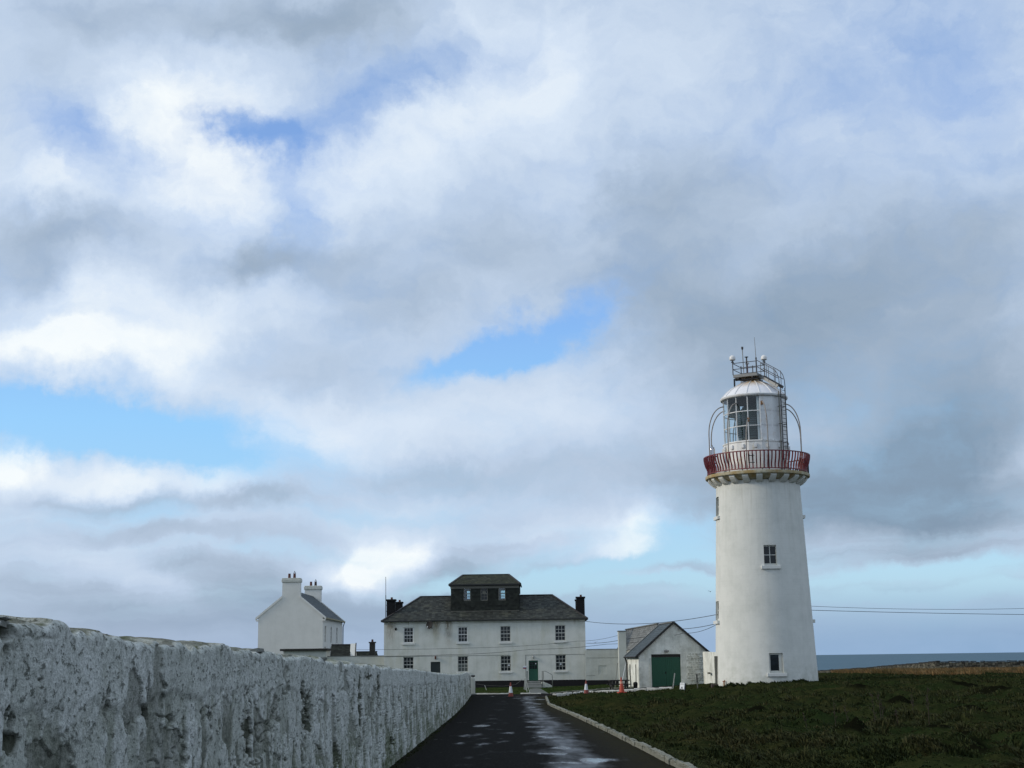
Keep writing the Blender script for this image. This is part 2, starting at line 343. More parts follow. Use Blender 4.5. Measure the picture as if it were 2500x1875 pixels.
M['slate_green'] = simple('mossy_slate', (0.040, 0.043, 0.030), 0.85, var=0.4, scale=3, spec=0.2, dirt=(0.075, 0.075, 0.035), dirt_amt=0.7, dscale=2.2, island=0.4)
M['slate_pale'] = simple('pale_slate', (0.15, 0.155, 0.15), 0.75, var=0.3, scale=3, spec=0.3, dirt=(0.24, 0.24, 0.21), dirt_amt=0.6, dscale=2.2, island=0.35)
M['slate_blue'] = simple('blue_slate', (0.045, 0.06, 0.064), 0.62, var=0.25, scale=3, spec=0.35, island=0.3)
M['ridge'] = simple('ridge_tile', (0.028, 0.024, 0.024), 0.7, var=0.3)
M['gutter'] = simple('black_gutter', (0.014, 0.014, 0.013), 0.5, var=0.2)
M['door_green'] = simple('green_door_paint', (0.006, 0.075, 0.040), 0.5, var=0.18, scale=4, bump=0.1)
M['door_dark'] = simple('dark_door_paint', (0.012, 0.02, 0.02), 0.5)
M['timber_dark'] = simple('wet_dark_timber', (0.02, 0.018, 0.015), 0.8, var=0.35, bump=0.4)
M['timber_grey'] = simple('grey_timber', (0.15, 0.145, 0.12), 0.85, var=0.3, bump=0.4)
M['timber_pale'] = simple('pale_timber', (0.40, 0.40, 0.36), 0.85, var=0.2, bump=0.3)
M['brown'] = simple('brown_plinth', (0.055, 0.035, 0.03), 0.85, var=0.3)
M['paint_white'] = simple('white_metal_paint', (0.74, 0.74, 0.73), 0.45, var=0.06, dirt=(0.45, 0.32, 0.18), dirt_amt=0.4, dscale=2.0)
M['rust'] = simple('rusty_iron', (0.28, 0.14, 0.06), 0.85, var=0.4, scale=8)
M['red'] = simple('red_railing_paint', (0.15, 0.009, 0.013), 0.5, var=0.2, scale=10)
M['metal'] = simple('dark_galvanised_steel', (0.075, 0.07, 0.07), 0.5, metal=0.3, var=0.3, scale=10)
M['metal_pale'] = simple('galvanised_steel', (0.23, 0.23, 0.22), 0.5, metal=0.3, var=0.2)
M['hoop'] = simple('rusting_hoop', (0.30, 0.27, 0.24), 0.7, var=0.25, scale=3, dirt=(0.09, 0.05, 0.03), dirt_amt=0.85, dscale=2.2)
M['rail_grey'] = simple('handrail_paint', (0.20, 0.215, 0.20), 0.5, var=0.15)
M['ball'] = simple('white_plastic', (0.72, 0.70, 0.67), 0.4, var=0.05)
M['pink'] = simple('faded_red_fitting', (0.28, 0.08, 0.10), 0.5)
M['cable'] = simple('black_cable', (0.015, 0.015, 0.017), 0.7)
M['cone'] = simple('cone_orange', (0.42, 0.05, 0.02), 0.55, var=0.12, scale=9, dirt=(0.18, 0.04, 0.02), dirt_amt=0.35, dscale=6)
M['cone_red'] = simple('cone_faded_red', (0.20, 0.03, 0.02), 0.55, var=0.15, scale=9)
M['sleeve'] = simple('cone_reflective_sleeve', (0.62, 0.64, 0.66), 0.5, var=0.12, dirt=(0.3, 0.3, 0.28), dirt_amt=0.5, dscale=6)
M['concrete'] = simple('concrete', (0.21, 0.215, 0.20), 0.9, var=0.2, scale=3, bump=0.4, dirt=(0.1, 0.105, 0.085), dirt_amt=0.5, dscale=1.2)
M['path'] = simple('path_concrete', (0.085, 0.09, 0.078), 0.9, var=0.25, scale=2, bump=0.3, dirt=(0.05, 0.055, 0.04), dirt_amt=0.5, dscale=0.8)
M['sign_white'] = simple('sign_white', (0.66, 0.68, 0.70), 0.4, var=0.04)
M['sign_blue'] = simple('sign_blue', (0.10, 0.14, 0.28), 0.4)
M['sign_red'] = simple('sign_red', (0.30, 0.02, 0.025), 0.4)
M['lampglass'] = simple('lamp_glass', (0.35, 0.36, 0.35), 0.25)
M['rope'] = simple('rope', (0.10, 0.09, 0.075), 0.9)
M['weed'] = simple('dry_weed', (0.030, 0.022, 0.013), 0.9, var=0.3)
M['bird'] = simple('gull_grey', (0.12, 0.12, 0.12), 0.8)
M['interior'] = simple('lantern_interior', (0.03, 0.032, 0.03), 0.8)
M['lining'] = simple('lantern_lining', (0.62, 0.62, 0.52), 0.7)
def glass_dark():
    m, N, bs = new_mat('window_glass')
    tc = N.add('ShaderNodeTexCoord').outputs['Object']
    bs.inputs['Base Color'].default_value = (0.012, 0.015, 0.015, 1); bs.inputs['Roughness'].default_value = 0.08
    bs.inputs['Specular IOR Level'].default_value = 0.35
    b = N.add('ShaderNodeBump'); b.inputs['Strength'].default_value = 0.08; b.inputs['Distance'].default_value = 0.02
    N.l.new(N.noise(tc, 3.0, 2), b.inputs['Height']); N.l.new(b.outputs[0], bs.inputs['Normal'])
    return m
M['glass'] = glass_dark()
def glass_clear(name, tint, refl):
    m, N, bs = new_mat(name); N.n.remove(bs)
    tr = N.add('ShaderNodeBsdfTransparent'); tr.inputs[0].default_value = tint+(1,)
    gl = N.add('ShaderNodeBsdfGlossy'); gl.inputs['Roughness'].default_value = 0.03
    ge = N.add('ShaderNodeNewGeometry'); ct = N.math('ABSOLUTE', N.vmath('DOT_PRODUCT', ge.outputs['Normal'], ge.outputs['Incoming'], out=1))
    fr = N.math('MULTIPLY_ADD', N.math('POWER', N.math('SUBTRACT', 1.0, ct), 5.0), 0.9, 0.05)
    mx = N.add('ShaderNodeMixShader'); N.l.new(N.math('MULTIPLY', fr, refl, clamp=True), mx.inputs[0])
    N.l.new(tr.outputs[0], mx.inputs[1]); N.l.new(gl.outputs[0], mx.inputs[2])
    N.l.new(mx.outputs[0], N.n['Material Output'].inputs['Surface'])
    return m
M['glass_clear'] = glass_clear('lantern_glass', (0.86, 0.93, 0.95), 1.3)
def lens():
    m, N, bs = new_mat('optic_lens')
    bs.inputs['Base Color'].default_value = (0.016, 0.035, 0.030, 1); bs.inputs['Roughness'].default_value = 0.12
    bs.inputs['Specular IOR Level'].default_value = 0.6
    return m
M['lens'] = lens()

def tower_mat():
    m, N, bs = new_mat('tower_whitewash')
    uv = N.add('ShaderNodeUVMap').outputs[0]
    tc = N.add('ShaderNodeTexCoord').outputs['Object']
    br = N.add('ShaderNodeTexBrick'); br.offset = 0.5
    wv = N.vmath('ADD', uv, N.scale(N.vmath('SUBTRACT', N.noise(tc, 1.2, 4, out='Color'), (0.5, 0.5, 0.5)), 0.09))
    N.l.new(wv, br.inputs['Vector']); br.inputs['Scale'].default_value = 1.0
    br.inputs['Mortar Size'].default_value = 0.012; br.inputs['Mortar Smooth'].default_value = 0.7; br.inputs['Brick Width'].default_value = 0.95; br.inputs['Row Height'].default_value = 0.36
    br.inputs['Color1'].default_value = (1, 1, 1, 1); br.inputs['Color2'].default_value = (0.86, 0.86, 0.86, 1); br.inputs['Mortar'].default_value = (0, 0, 0, 1)
    n = N.noise(tc, 0.8, 7, 0.66); n2 = N.noise(N.mapping(tc, scl=(1.6, 1.6, 0.12)), 1.3, 6, 0.6); n3 = N.noise(tc, 7.0, 6, 0.68)
    f = N.math('MULTIPLY', N.rng(n, 0.42, 0.70), 0.30)
    f = N.math('MULTIPLY_ADD', N.rng(n2, 0.45, 0.8), 0.20, f)
    f = N.math('MULTIPLY_ADD', N.rng(n3, 0.58, 0.82), 0.25, f, clamp=True)
    cc = N.mix(f, (0.69, 0.69, 0.64), (0.38, 0.40, 0.36))
    # worn joints, only here and there
    worn = N.math('MULTIPLY', N.math('SUBTRACT', 1.0, br.outputs['Fac']), 0.0)
    jn = N.math('MULTIPLY', br.outputs['Fac'], N.rng(N.noise(tc, 1.1, 5, 0.6), 0.45, 0.75))
    cc = N.mix(N.math('MULTIPLY', jn, 0.32), cc, (0.34, 0.35, 0.31))
    x_, y_, z_ = N.sep(tc)
    drip = N.math('MULTIPLY', N.rng(N.noise(N.mapping(tc, scl=(3.0, 3.0, 0.10)), 1.6, 6, 0.65), 0.52, 0.72), N.rng(z_, 8.5, 13.9))
    cc = N.mix(N.math('MULTIPLY', drip, 0.38), cc, (0.36, 0.33, 0.25))
    foot = N.math('MULTIPLY', N.rng(N.noise(tc, 1.5, 6, 0.65), 0.42, 0.62), N.rng(z_, 1.6, -0.4))
    cc = N.mix(N.math('MULTIPLY', foot, 0.45), cc, (0.30, 0.32, 0.24))
    ch = N.rng(N.noise(tc, 3.4, 6, 0.7), 0.735, 0.76)
    cc = N.mix(N.math('MULTIPLY', ch, 0.8), cc, (0.12, 0.12, 0.11))
    N.l.new(cc, bs.inputs['Base Color']); bs.inputs['Roughness'].default_value = 0.75; bs.inputs['Specular IOR Level'].default_value = 0.25
    h = N.math('MULTIPLY_ADD', br.outputs['Fac'], -0.5, N.math('MULTIPLY', N.noise(tc, 7.0, 6, 0.62), 0.5))
    h = N.math('MULTIPLY_ADD', ch, -0.4, h)
    b = N.add('ShaderNodeBump'); b.inputs['Strength'].default_value = 0.4; b.inputs['Distance'].default_value = 0.03
    N.l.new(h, b.inputs['Height']); N.l.new(b.outputs[0], bs.inputs['Normal'])
    return m
M['tower'] = tower_mat()
def slab_mat():
    m, N, bs = new_mat('gallery_stone')
    tc = N.add('ShaderNodeTexCoord').outputs['Object']
    n = N.noise(tc, 1.1, 6, 0.65); n2 = N.noise(tc, 5.0, 5, 0.6)
    cc = N.mix(N.rng(n, 0.35, 0.62), (0.46, 0.43, 0.32), (0.36, 0.25, 0.10))
    cc = N.mix(N.math('MULTIPLY', N.rng(n2, 0.5, 0.7), 0.7), cc, (0.18, 0.16, 0.10))
    cc = N.mix(N.rng(N.noise(tc, 0.55, 3), 0.60, 0.70), cc, (0.28, 0.10, 0.04))
    N.l.new(cc, bs.inputs['Base Color']); bs.inputs['Roughness'].default_value = 0.9
    return m
M['slab'] = slab_mat()
def dome_mat():
    m, N, bs = new_mat('dome_paint')
    tc = N.add('ShaderNodeTexCoord').outputs['Object']; x, y, z = N.sep(tc)
    # rust that has run down from the ventilator
    n = N.noise(N.mapping(tc, scl=(3, 3, 0.6)), 2.0, 6, 0.65)
    f = N.rng(N.math('MULTIPLY_ADD', N.math('SUBTRACT', n, 0.5), 1.0, z), 21.05, 21.65)
    cc = N.mix(N.noise(tc, 3, 5), (0.72, 0.70, 0.71), (0.80, 0.79, 0.79))
    cc = N.mix(f, cc, N.mix(N.noise(tc, 6, 4), (0.42, 0.22, 0.06), (0.50, 0.38, 0.20)))
    N.l.new(cc, bs.inputs['Base Color']); bs.inputs['Roughness'].default_value = 0.42
    return m
M['dome'] = dome_mat()
def base_rust_mat():
    m, N, bs = new_mat('lantern_base_paint')
    tc = N.add('ShaderNodeTexCoord').outputs['Object']
    n = N.noise(N.mapping(tc, scl=(1.2, 1.2, 0.5)), 1.4, 6, 0.65)
    cc = N.mix(N.noise(tc, 4, 4), (0.70, 0.69, 0.66), (0.78, 0.77, 0.74))
    cc = N.mix(N.math('MULTIPLY', N.rng(n, 0.55, 0.70), 0.8), cc, (0.45, 0.36, 0.16))
    N.l.new(cc, bs.inputs['Base Color']); bs.inputs['Roughness'].default_value = 0.5
    return m
M['lantern_base'] = base_rust_mat()

def rough_wall_mat():
    m, N, bs = new_mat('peeling_limewash')
    tc = N.add('ShaderNodeTexCoord').outputs['Object']
    bare_and_shade = N.add('ShaderNodeAttribute', attribute_name='bare_and_shade').outputs['Fac']
    moss = N.add('ShaderNodeAttribute', attribute_name='moss').outputs['Fac']
    n1 = N.noise(tc, 2.0, 7, 0.65); n2 = N.noise(tc, 11.0, 7, 0.68); n3 = N.noise(tc, 60.0, 5, 0.7); n4 = N.noise(tc, 5.0, 6, 0.7)
    old = N.add('ShaderNodeAttribute', attribute_name='old').outputs['Fac']
    cc = N.mix(N.rng(n1, 0.34, 0.66), (0.74, 0.755, 0.72), (0.56, 0.58, 0.54))
    cc = N.mix(old, cc, N.mix(n2, (0.46, 0.48, 0.42), (0.29, 0.31, 0.25)))
    cc = N.mix(N.math('MULTIPLY', N.rng(n2, 0.50, 0.66), 0.55), cc, (0.22, 0.235, 0.20))
    cc = N.mix(N.math('MULTIPLY', N.rng(n3, 0.51, 0.62), 0.58), cc, (0.14, 0.15, 0.125))
    n5 = N.noise(N.mapping(tc, scl=(1, 0.45, 1)), 24.0, 6, 0.72)
    cc = N.mix(N.math('MULTIPLY', N.rng(n5, 0.55, 0.61), 0.85), cc, (0.075, 0.082, 0.065))
    cc = N.mix(N.math('MULTIPLY', N.rng(n4, 0.55, 0.68), 0.55), cc, (0.24, 0.245, 0.185))
    st = N.mix(N.rng(n2, 0.35, 0.65), (0.25, 0.255, 0.21), (0.085, 0.09, 0.065))
    st = N.mix(N.math('MULTIPLY', N.rng(n3, 0.45, 0.7), 0.5), st, (0.05, 0.052, 0.04))
    cc = N.mix(bare_and_shade, cc, st)
    cc = N.mix(N.math('MULTIPLY', N.rng(bare_and_shade, 0.62, 0.88), 0.75), cc, (0.055, 0.06, 0.042))  # cracks, slivers and pits darkened further: shade put into the colour
    cc = N.mix(N.math('MULTIPLY', moss, N.rng(n2, 0.40, 0.56)), cc, (0.085, 0.105, 0.045))
    N.l.new(cc, bs.inputs['Base Color']); bs.inputs['Roughness'].default_value = 0.9; bs.inputs['Specular IOR Level'].default_value = 0.15
    b = N.add('ShaderNodeBump'); b.inputs['Strength'].default_value = 0.9; b.inputs['Distance'].default_value = 0.022
    h = N.math('MULTIPLY_ADD', n3, 0.55, N.math('MULTIPLY_ADD', n5, 0.7, n2))
    N.l.new(h, b.inputs['Height']); N.l.new(b.outputs[0], bs.inputs['Normal'])
    return m
M['rough_wall'] = rough_wall_mat()
M['wall_stone'] = simple('weathered_coping', (0.17, 0.175, 0.155), 0.95, var=0.35, scale=5, bump=0.8, bscale=20, dirt=(0.06, 0.065, 0.05), dirt_amt=0.8, dscale=8)

def ground_mat():
    m, N, bs = new_mat('turf')
    tc = N.add('ShaderNodeTexCoord').outputs['Object']
    n1 = N.noise(tc, 0.16, 6, 0.6); n2 = N.noise(tc, 1.3, 6, 0.65); n3 = N.noise(tc, 9.0, 4, 0.7)
    soil = N.add('ShaderNodeAttribute', attribute_name='soil').outputs['Fac']
    lawn = N.add('ShaderNodeAttribute', attribute_name='lawn').outputs['Fac']
    cc = N.mix(N.rng(n1, 0.40, 0.66), (0.015, 0.025, 0.008), (0.034, 0.032, 0.012))
    cc = N.mix(N.rng(n2, 0.40, 0.70), cc, (0.011, 0.016, 0.006))
    cc = N.mix(N.math('MULTIPLY', N.rng(n3, 0.5, 0.8), 0.6), cc, (0.045, 0.042, 0.018))
    cc = N.mix(lawn, cc, N.mix(n2, (0.022, 0.040, 0.010), (0.036, 0.058, 0.016)))
    cc = N.mix(soil, cc, (0.006, 0.0065, 0.0035))
    N.l.new(cc, bs.inputs['Base Color']); bs.inputs['Roughness'].default_value = 1.0; bs.inputs['Specular IOR Level'].default_value = 0.0
    b = N.add('ShaderNodeBump'); b.inputs['Strength'].default_value = 1.0; b.inputs['Distance'].default_value = 0.12
    N.l.new(N.math('MULTIPLY_ADD', n3, 0.4, n2), b.inputs['Height']); N.l.new(b.outputs[0], bs.inputs['Normal'])
    return m
M['turf'] = ground_mat()
def grass_mat(name, dark, light, straw, straw_amt):
    m, N, bs = new_mat(name)
    tint = N.add('ShaderNodeAttribute', attribute_name='tint').outputs['Fac']
    ri = N.add('ShaderNodeNewGeometry').outputs['Random Per Island']
    cc = N.mix(ri, dark, light)
    cc = N.mix(N.math('MULTIPLY', tint, straw_amt), cc, straw)
    N.l.new(cc, bs.inputs['Base Color']); bs.inputs['Roughness'].default_value = 0.8; bs.inputs['Specular IOR Level'].default_value = 0.08
    return m
M['grass'] = grass_mat('rough_grass', (0.010, 0.020, 0.0055), (0.031, 0.044, 0.013), (0.064, 0.055, 0.024), 0.7)
M['reed'] = grass_mat('dead_grass', (0.15, 0.09, 0.038), (0.27, 0.175, 0.08), (0.05, 0.055, 0.02), 0.7)
M['lawn'] = grass_mat('lawn_grass', (0.020, 0.038, 0.009), (0.045, 0.072, 0.018), (0.075, 0.07, 0.03), 0.5)

def road_mat():
    m, N, bs = new_mat('wet_tarmac')
    tc = N.add('ShaderNodeTexCoord').outputs['Object']; x, y, z = N.sep(tc)
    ys = N.mapping(tc, scl=(1.0, 0.22, 1.0))
    n2 = N.noise(tc, 7.0, 5, 0.65); n3 = N.noise(N.mapping(tc, scl=(1.0, 0.35, 1.0)), 26.0, 4, 0.7); n4 = N.noise(ys, 1.9, 5, 0.56)
    verge = N.add('ShaderNodeAttribute', attribute_name='verge').outputs['Fac']
    track = N.add('ShaderNodeAttribute', attribute_name='track').outputs['Fac']
    pud = N.add('ShaderNodeAttribute', attribute_name='puddle').outputs['Fac']
    cc = N.mix(n2, (0.0055, 0.005, 0.0042), (0.012, 0.0115, 0.010))
    cc = N.mix(N.math('MULTIPLY', N.rng(n3, 0.50, 0.66), 0.65), cc, (0.034, 0.033, 0.030))
    cc = N.mix(N.math('MULTIPLY', verge, N.rng(n2, 0.3, 0.6)), cc, N.mix(n4, (0.026, 0.017, 0.008), (0.020, 0.024, 0.009)))
    wet = N.rng(N.math('MULTIPLY_ADD', N.math('SUBTRACT', n4, 0.5), 1.7, track), 0.28, 0.95)
    water = N.rng(N.math('MULTIPLY_ADD', N.math('SUBTRACT', n4, 0.5), 2.6, pud), 0.45, 0.95)
    grit = N.rng(n3, 0.47, 0.58)
    water = N.math('MULTIPLY', water, N.math('SUBTRACT', 1.0, N.math('MULTIPLY', grit, 0.8)))
    N.l.new(cc, bs.inputs['Base Color'])
    rough = N.fmix(wet, 0.95, 0.45); rough = N.fmix(water, rough, 0.08)
    N.l.new(rough, bs.inputs['Roughness'])
    sp = N.fmix(wet, 0.02, 0.35); sp = N.fmix(water, sp, 0.6); N.l.new(sp, bs.inputs['Specular IOR Level'])
    b = N.add('ShaderNodeBump'); b.inputs['Distance'].default_value = 0.012
    N.l.new(N.fmix(water, 1.0, 0.06), b.inputs['Strength'])
    N.l.new(N.math('MULTIPLY_ADD', n3, 0.6, n2), b.inputs['Height']); N.l.new(b.outputs[0], bs.inputs['Normal'])
    return m
M['road'] = road_mat()
M['kerb'] = simple('limewashed_kerb', (0.18, 0.18, 0.145), 0.9, var=0.4, scale=3.5, bump=1.0, bscale=14, dirt=(0.07, 0.078, 0.045), dirt_amt=0.85, dscale=3.5)
M['kerb_bright'] = simple('white_kerb', (0.50, 0.49, 0.45), 0.9, var=0.15, scale=2.5, bump=0.6, bscale=12, dirt=(0.2, 0.2, 0.14), dirt_amt=0.6, dscale=2.5)
M['field_stone'] = simple('field_stone', (0.075, 0.07, 0.05), 0.95, var=0.4, scale=2, dirt=(0.26, 0.25, 0.19), dirt_amt=0.7, dscale=1.5, island=0.7)
def sea_mat():
    m, N, bs = new_mat('sea_water')
    tc = N.add('ShaderNodeTexCoord').outputs['Object']
    n = N.noise(N.mapping(tc, scl=(0.45, 1.0, 1.0)), 0.0028, 6, 0.65)
    big = N.noise(tc, 0.00025, 4)
    caps = N.rng(N.noise(N.mapping(tc, scl=(0.35, 1.0, 1.0)), 0.011, 5, 0.72), 0.665, 0.72)
    cc = N.mix(n, (0.008, 0.045, 0.085), (0.045, 0.125, 0.165))
    cc = N.mix(N.math('MULTIPLY', big, 0.5), cc, (0.03, 0.075, 0.095))
    cc = N.mix(N.math('MULTIPLY', caps, 0.9), cc, (0.75, 0.78, 0.8))
    N.l.new(cc, bs.inputs['Base Color'])
    bs.inputs['Roughness'].default_value = 0.55; bs.inputs['Specular IOR Level'].default_value = 0.25
    b = N.add('ShaderNodeBump'); b.inputs['Strength'].default_value = 0.8; b.inputs['Distance'].default_value = 40.0
    N.l.new(n, b.inputs['Height']); N.l.new(b.outputs[0], bs.inputs['Normal'])
    return m
M['sea'] = sea_mat()

# ------------------------------------------------------------------ terrain
KP = np.array([(-60, 3.35), (10, 3.2), (26, 3.02), (43, 2.9), (66, 2.6), (85.4, 2.0), (102, 2.2), (106, 2.9), (400, 2.9)], float)
K2 = np.array([(2.85, 105.1), (5.3, 109.9), (8.05, 109.0), (11.9, 108.1), (12.6, 112.0), (15.5, 116.2), (24, 150), (40, 400)], float)
def kerb_x(y): return np.interp(y, KP[:, 0], KP[:, 1])
def wall_x(y): return -2.05-0.0125*np.asarray(y, float)
def road_z(y):
    a = -0.0145*np.asarray(y, float); b = -1.15; k = 0.25
    h = np.clip(0.5+0.5*(a-b)/k, 0, 1); return b*(1-h)+a*h+k*h*(1-h)
def zg(x, y):
    x = np.asarray(x, float); y = np.asarray(y, float)
    f = -0.05-0.0024*y-np.maximum(y-152, 0)*0.019
    t = sst(0, 1, (x-kerb_x(np.minimum(y, 102)))/22.0)
    z = road_z(y)*(1-t)+f*t
    z = z-np.maximum(y-170, 0)*0.012*(1-t)
    edge = np.maximum(np.maximum(y-265, np.abs(x-20)-235), -y-140)
    return z-78*sst(0, 40, edge)
def field_mask(x, y):
    k2 = np.interp(x, K2[:, 0], K2[:, 1])
    return sst(0.15, 1.6, x-kerb_x(y))*sst(0.3, 1.8, k2-y)
MOUNDS = [(8.3, 36.0, 0.50, 0.34), (8.95, 28.4, 0.42, 0.30), (11.1, 38.4, 0.55, 0.24), (14.0, 44.5, 0.9, 0.30), (13.2, 42.0, 0.6, 0.2), (9.6, 31.0, 0.5, 0.16), (6.2, 33.5, 0.35, 0.16), (7.0, 40.0, 0.5, 0.16), (10.5, 34.0, 0.4, 0.15), (5.2, 27.5, 0.4, 0.14), (15.8, 60, 0.8, 0.26), (12.0, 66, 0.7, 0.22), (20.5, 62, 0.9, 0.26), (9.5, 58, 0.6, 0.2), (18, 76, 0.8, 0.28), (23, 74, 0.9, 0.28), (7.0, 52, 0.5, 0.18), (11.6, 31.2, 0.4, 0.22)]
def hummock(x, y):
    m = field_mask(x, y)
    b = fbm(x*0.42, y*0.34, 4, 3)
    c = fbm(x*1.5+b*2, y*1.1, 4, 9)
    d = fbm(x*4.1, y*3.4, 3, 21)
    h = 0.62*(b-0.5)+0.42*np.maximum(c-0.46, 0)*1.6-0.05+0.12*(d-0.5)
    soil = np.zeros_like(h)
    for mx, my, r, hh in MOUNDS:
        g = np.exp(-(((x-mx)/r)**2+((y-my)/(r*1.3))**2)*(0.8+0.5*d)); h = h+hh*g*1.1; soil = np.maximum(soil, sst(0.35, 0.7, g))
    m = m*(1-0.55*sst(85, 125, y)); return h*m, soil*m
def ground_z(x, y):
    return zg(x, y)+hummock(x, y)[0]
def spaced(segs):
    out = []
    for a, b, n in segs: out.append(np.linspace(a, b, n, endpoint=False))
    out.append([segs[-1][1]]); return np.concatenate(out)
gx = spaced([(-300, -60, 14), (-60, -6, 40), (-6, 2, 40), (2, 30, 170), (30, 70, 120), (70, 110, 30), (110, 320, 16)])
gy = spaced([(-180, -10, 12), (-10, 20, 24), (20, 50, 150), (50, 100, 150), (100, 175, 150), (175, 262, 40), (262, 312, 24)])
XX, YY = np.meshgrid(gx, gy)
hm, soil = hummock(XX, YY)
ZZ = zg(XX, YY)+hm
lawn = sst(111, 113.5, YY)*sst(142, 138, YY)*sst(14, 8, XX)
me = fast_mesh('ground', np.stack([XX, YY, ZZ], -1).reshape(-1, 3), grid_faces(len(gy), len(gx)), M['turf'], {'soil': soil.ravel(), 'lawn': lawn.ravel()}, True)
tag(link('ground', me), kind='structure')

# the sea, far below the cliff edge, out to the horizon
g = G(); ys = [150, 600, 2000, 8000, 30000, 150000]; xs = [-150000, -20000, -2000, 0, 2000, 20000, 150000]
b = len(g.v)
for y in ys:
    for x in xs: g.v.append((x, y, -70.0))
for i in range(len(ys)-1):
    for j in range(len(xs)-1):
        a = i*len(xs)+j; g.f.append((a, a+1, a+1+len(xs), a+len(xs)))
tag(g.build('sea', M['sea']), kind='structure')

# ------------------------------------------------------------------ road, driveway, path
def strip(name, mat, Y, xa, xb, n, lift, attrf=None):
    U = np.linspace(0, 1, n)[None, :]
    X = xa[:, None]*(1-U)+xb[:, None]*U; YYs = np.repeat(Y[:, None], n, 1)
    Z = zg(X, YYs)+lift+0.035*(1-(2*U-1)**2)
    at = attrf(X, YYs) if attrf else {}
    return link(name, fast_mesh(name, np.stack([X, YYs, Z], -1).reshape(-1, 3), grid_faces(len(Y), n), mat, {k: v.ravel() for k, v in at.items()}, True))
PUD = [(-1.15, 50.5, 0.45, 1.6, 0.75), (-1.1, 42.5, 0.75, 1.7, 0.72), (-0.9, 37.2, 0.62, 1.5, 0.58), (-0.9, 60, 0.4, 4, 0.3), (0.95, 33.9, 0.34, 0.8, 1.1), (0.8, 31.1, 0.42, 0.6, 1.2), (1.55, 28.6, 0.6, 0.9, 1.1), (0.95, 27.9, 0.5, 0.6, 0.8), (0.85, 40.0, 0.5, 1.2, 0.8), (1.2, 44.5, 0.5, 1.5, 0.6), (0.7, 54, 0.35, 1.5, 0.7), (0.7, 66, 0.45, 0.9, 1.0), (0.7, 79, 0.4, 2.5, 0.6), (0.9, 88, 0.5, 4, 0.8), (1.2, 97, 0.7, 1.4, 1.0), (0.3, 100, 0.9, 1.2, 0.8), (0.7, 48.5, 0.4, 0.9, 0.8), (0.2, 42.8, 0.7, 0.6, 0.5), (0.7, 24.0, 0.5, 0.9, 1.0), (-0.9, 22.0, 0.5, 0.9, 0.9), (1.4, 19.0, 0.5, 0.9, 1.0)]
def road_attr(X, Y):
    kx = kerb_x(Y)
    verge = sst(1.5, 0.2, kx-X)+0.6*sst(0.35, 0.05, X-wall_x(Y))
    tr = np.exp(-((X-(1.15-0.003*(Y-30)))/0.68)**2)*0.85+np.exp(-((X+0.95)/0.5)**2)*0.18
    p = np.zeros_like(X)
    for a, b, rx, ry, w in PUD: p = np.maximum(p, w*np.exp(-((X-a)/rx)**2-((Y-b)/ry)**2))
    return {'verge': np.clip(verge, 0, 1), 'track': np.maximum(np.clip(tr, 0, 1)*(1-np.clip(verge, 0, 1)), p*0.8), 'puddle': p}
ry = spaced([(-40, 15, 40), (15, 60, 260), (60, 104, 120)])
tag(strip('road', M['road'], ry, wall_x(ry)-0.02, kerb_x(ry)-0.08, 90, 0.004, road_attr), kind='structure')
# the drive that turns off in front of the house towards the green garage
lo = np.array([(-14, 103.9), (-3.3, 103.95), (2.25, 103.95), (2.95, 105.1), (5.3, 109.95), (8.05, 109.05), (11.0, 108.4), (11.9, 108.2)], float)
hi = np.array([(-14, 113.2), (-3.4, 113.1), (1.5, 112.4), (2.6, 112.6), (4.2, 115.2), (7.5, 118.6), (10.2, 118.3), (13.6, 118.3)], float)
tt = np.linspace(0, len(lo)-1, 80); k = np.arange(len(lo))
L = np.stack([np.interp(tt, k, lo[:, i]) for i in (0, 1)], -1); Hh = np.stack([np.interp(tt, k, hi[:, i]) for i in (0, 1)], -1)
U = np.linspace(0, 1, 24)[None, :, None]
P = L[:, None, :]*(1-U)+Hh[:, None, :]*U
dz = zg(P[..., 0], P[..., 1])+0.012
trk = 0.35*np.exp(-((P[..., 0]-0.8)/1.6)**2-((P[..., 1]-105)/2.0)**2)+0.12
me = fast_mesh('driveway', np.concatenate([P, dz[..., None]], -1).reshape(-1, 3), grid_faces(80, 24)[:, ::-1], M['road'], {'verge': 0*dz.ravel(), 'track': trk.ravel(), 'puddle': 0*dz.ravel()}, True)
tag(link('driveway', me), kind='structure')
py = np.linspace(112.5, 131.3, 24); pf = (py-112.5)/18.8
tag(strip('path', M['path'], py, 0.98+0.28*pf, 2.55-0.30*pf, 6, 0.014), kind='structure')

# ------------------------------------------------------------------ kerbs of limewashed stones
def kerb_variants(name, mat, ln, w, h, n, r):
    out = []
    for k in range(n):
        g = G(); seg = 4; sec = [(-w/2, -0.12), (-w/2, h*0.8), (-w*0.33, h), (w*0.36, h), (w/2, h*0.75), (w/2, -0.12)]
        for i in range(seg+1):
            for (a, c) in sec:
                g.v.append(((i/seg-0.5)*ln*0.985, a+r.uniform(-1, 1)*w*0.07, c+(r.uniform(-1, 1)*h*0.10 if c > 0 else 0)))
        ns = len(sec)
        for i in range(seg):
            for j in range(ns-1): g.f.append((i*ns+j, i*ns+j+1, (i+1)*ns+j+1, (i+1)*ns+j))
        g.f.append(tuple(range(ns))[::-1]); g.f.append(tuple(seg*ns+j for j in range(ns)))
        me = bpy.data.meshes.new(name); me.from_pydata(g.v, [], g.f); me.materials.append(mat); out.append(me)
    return out
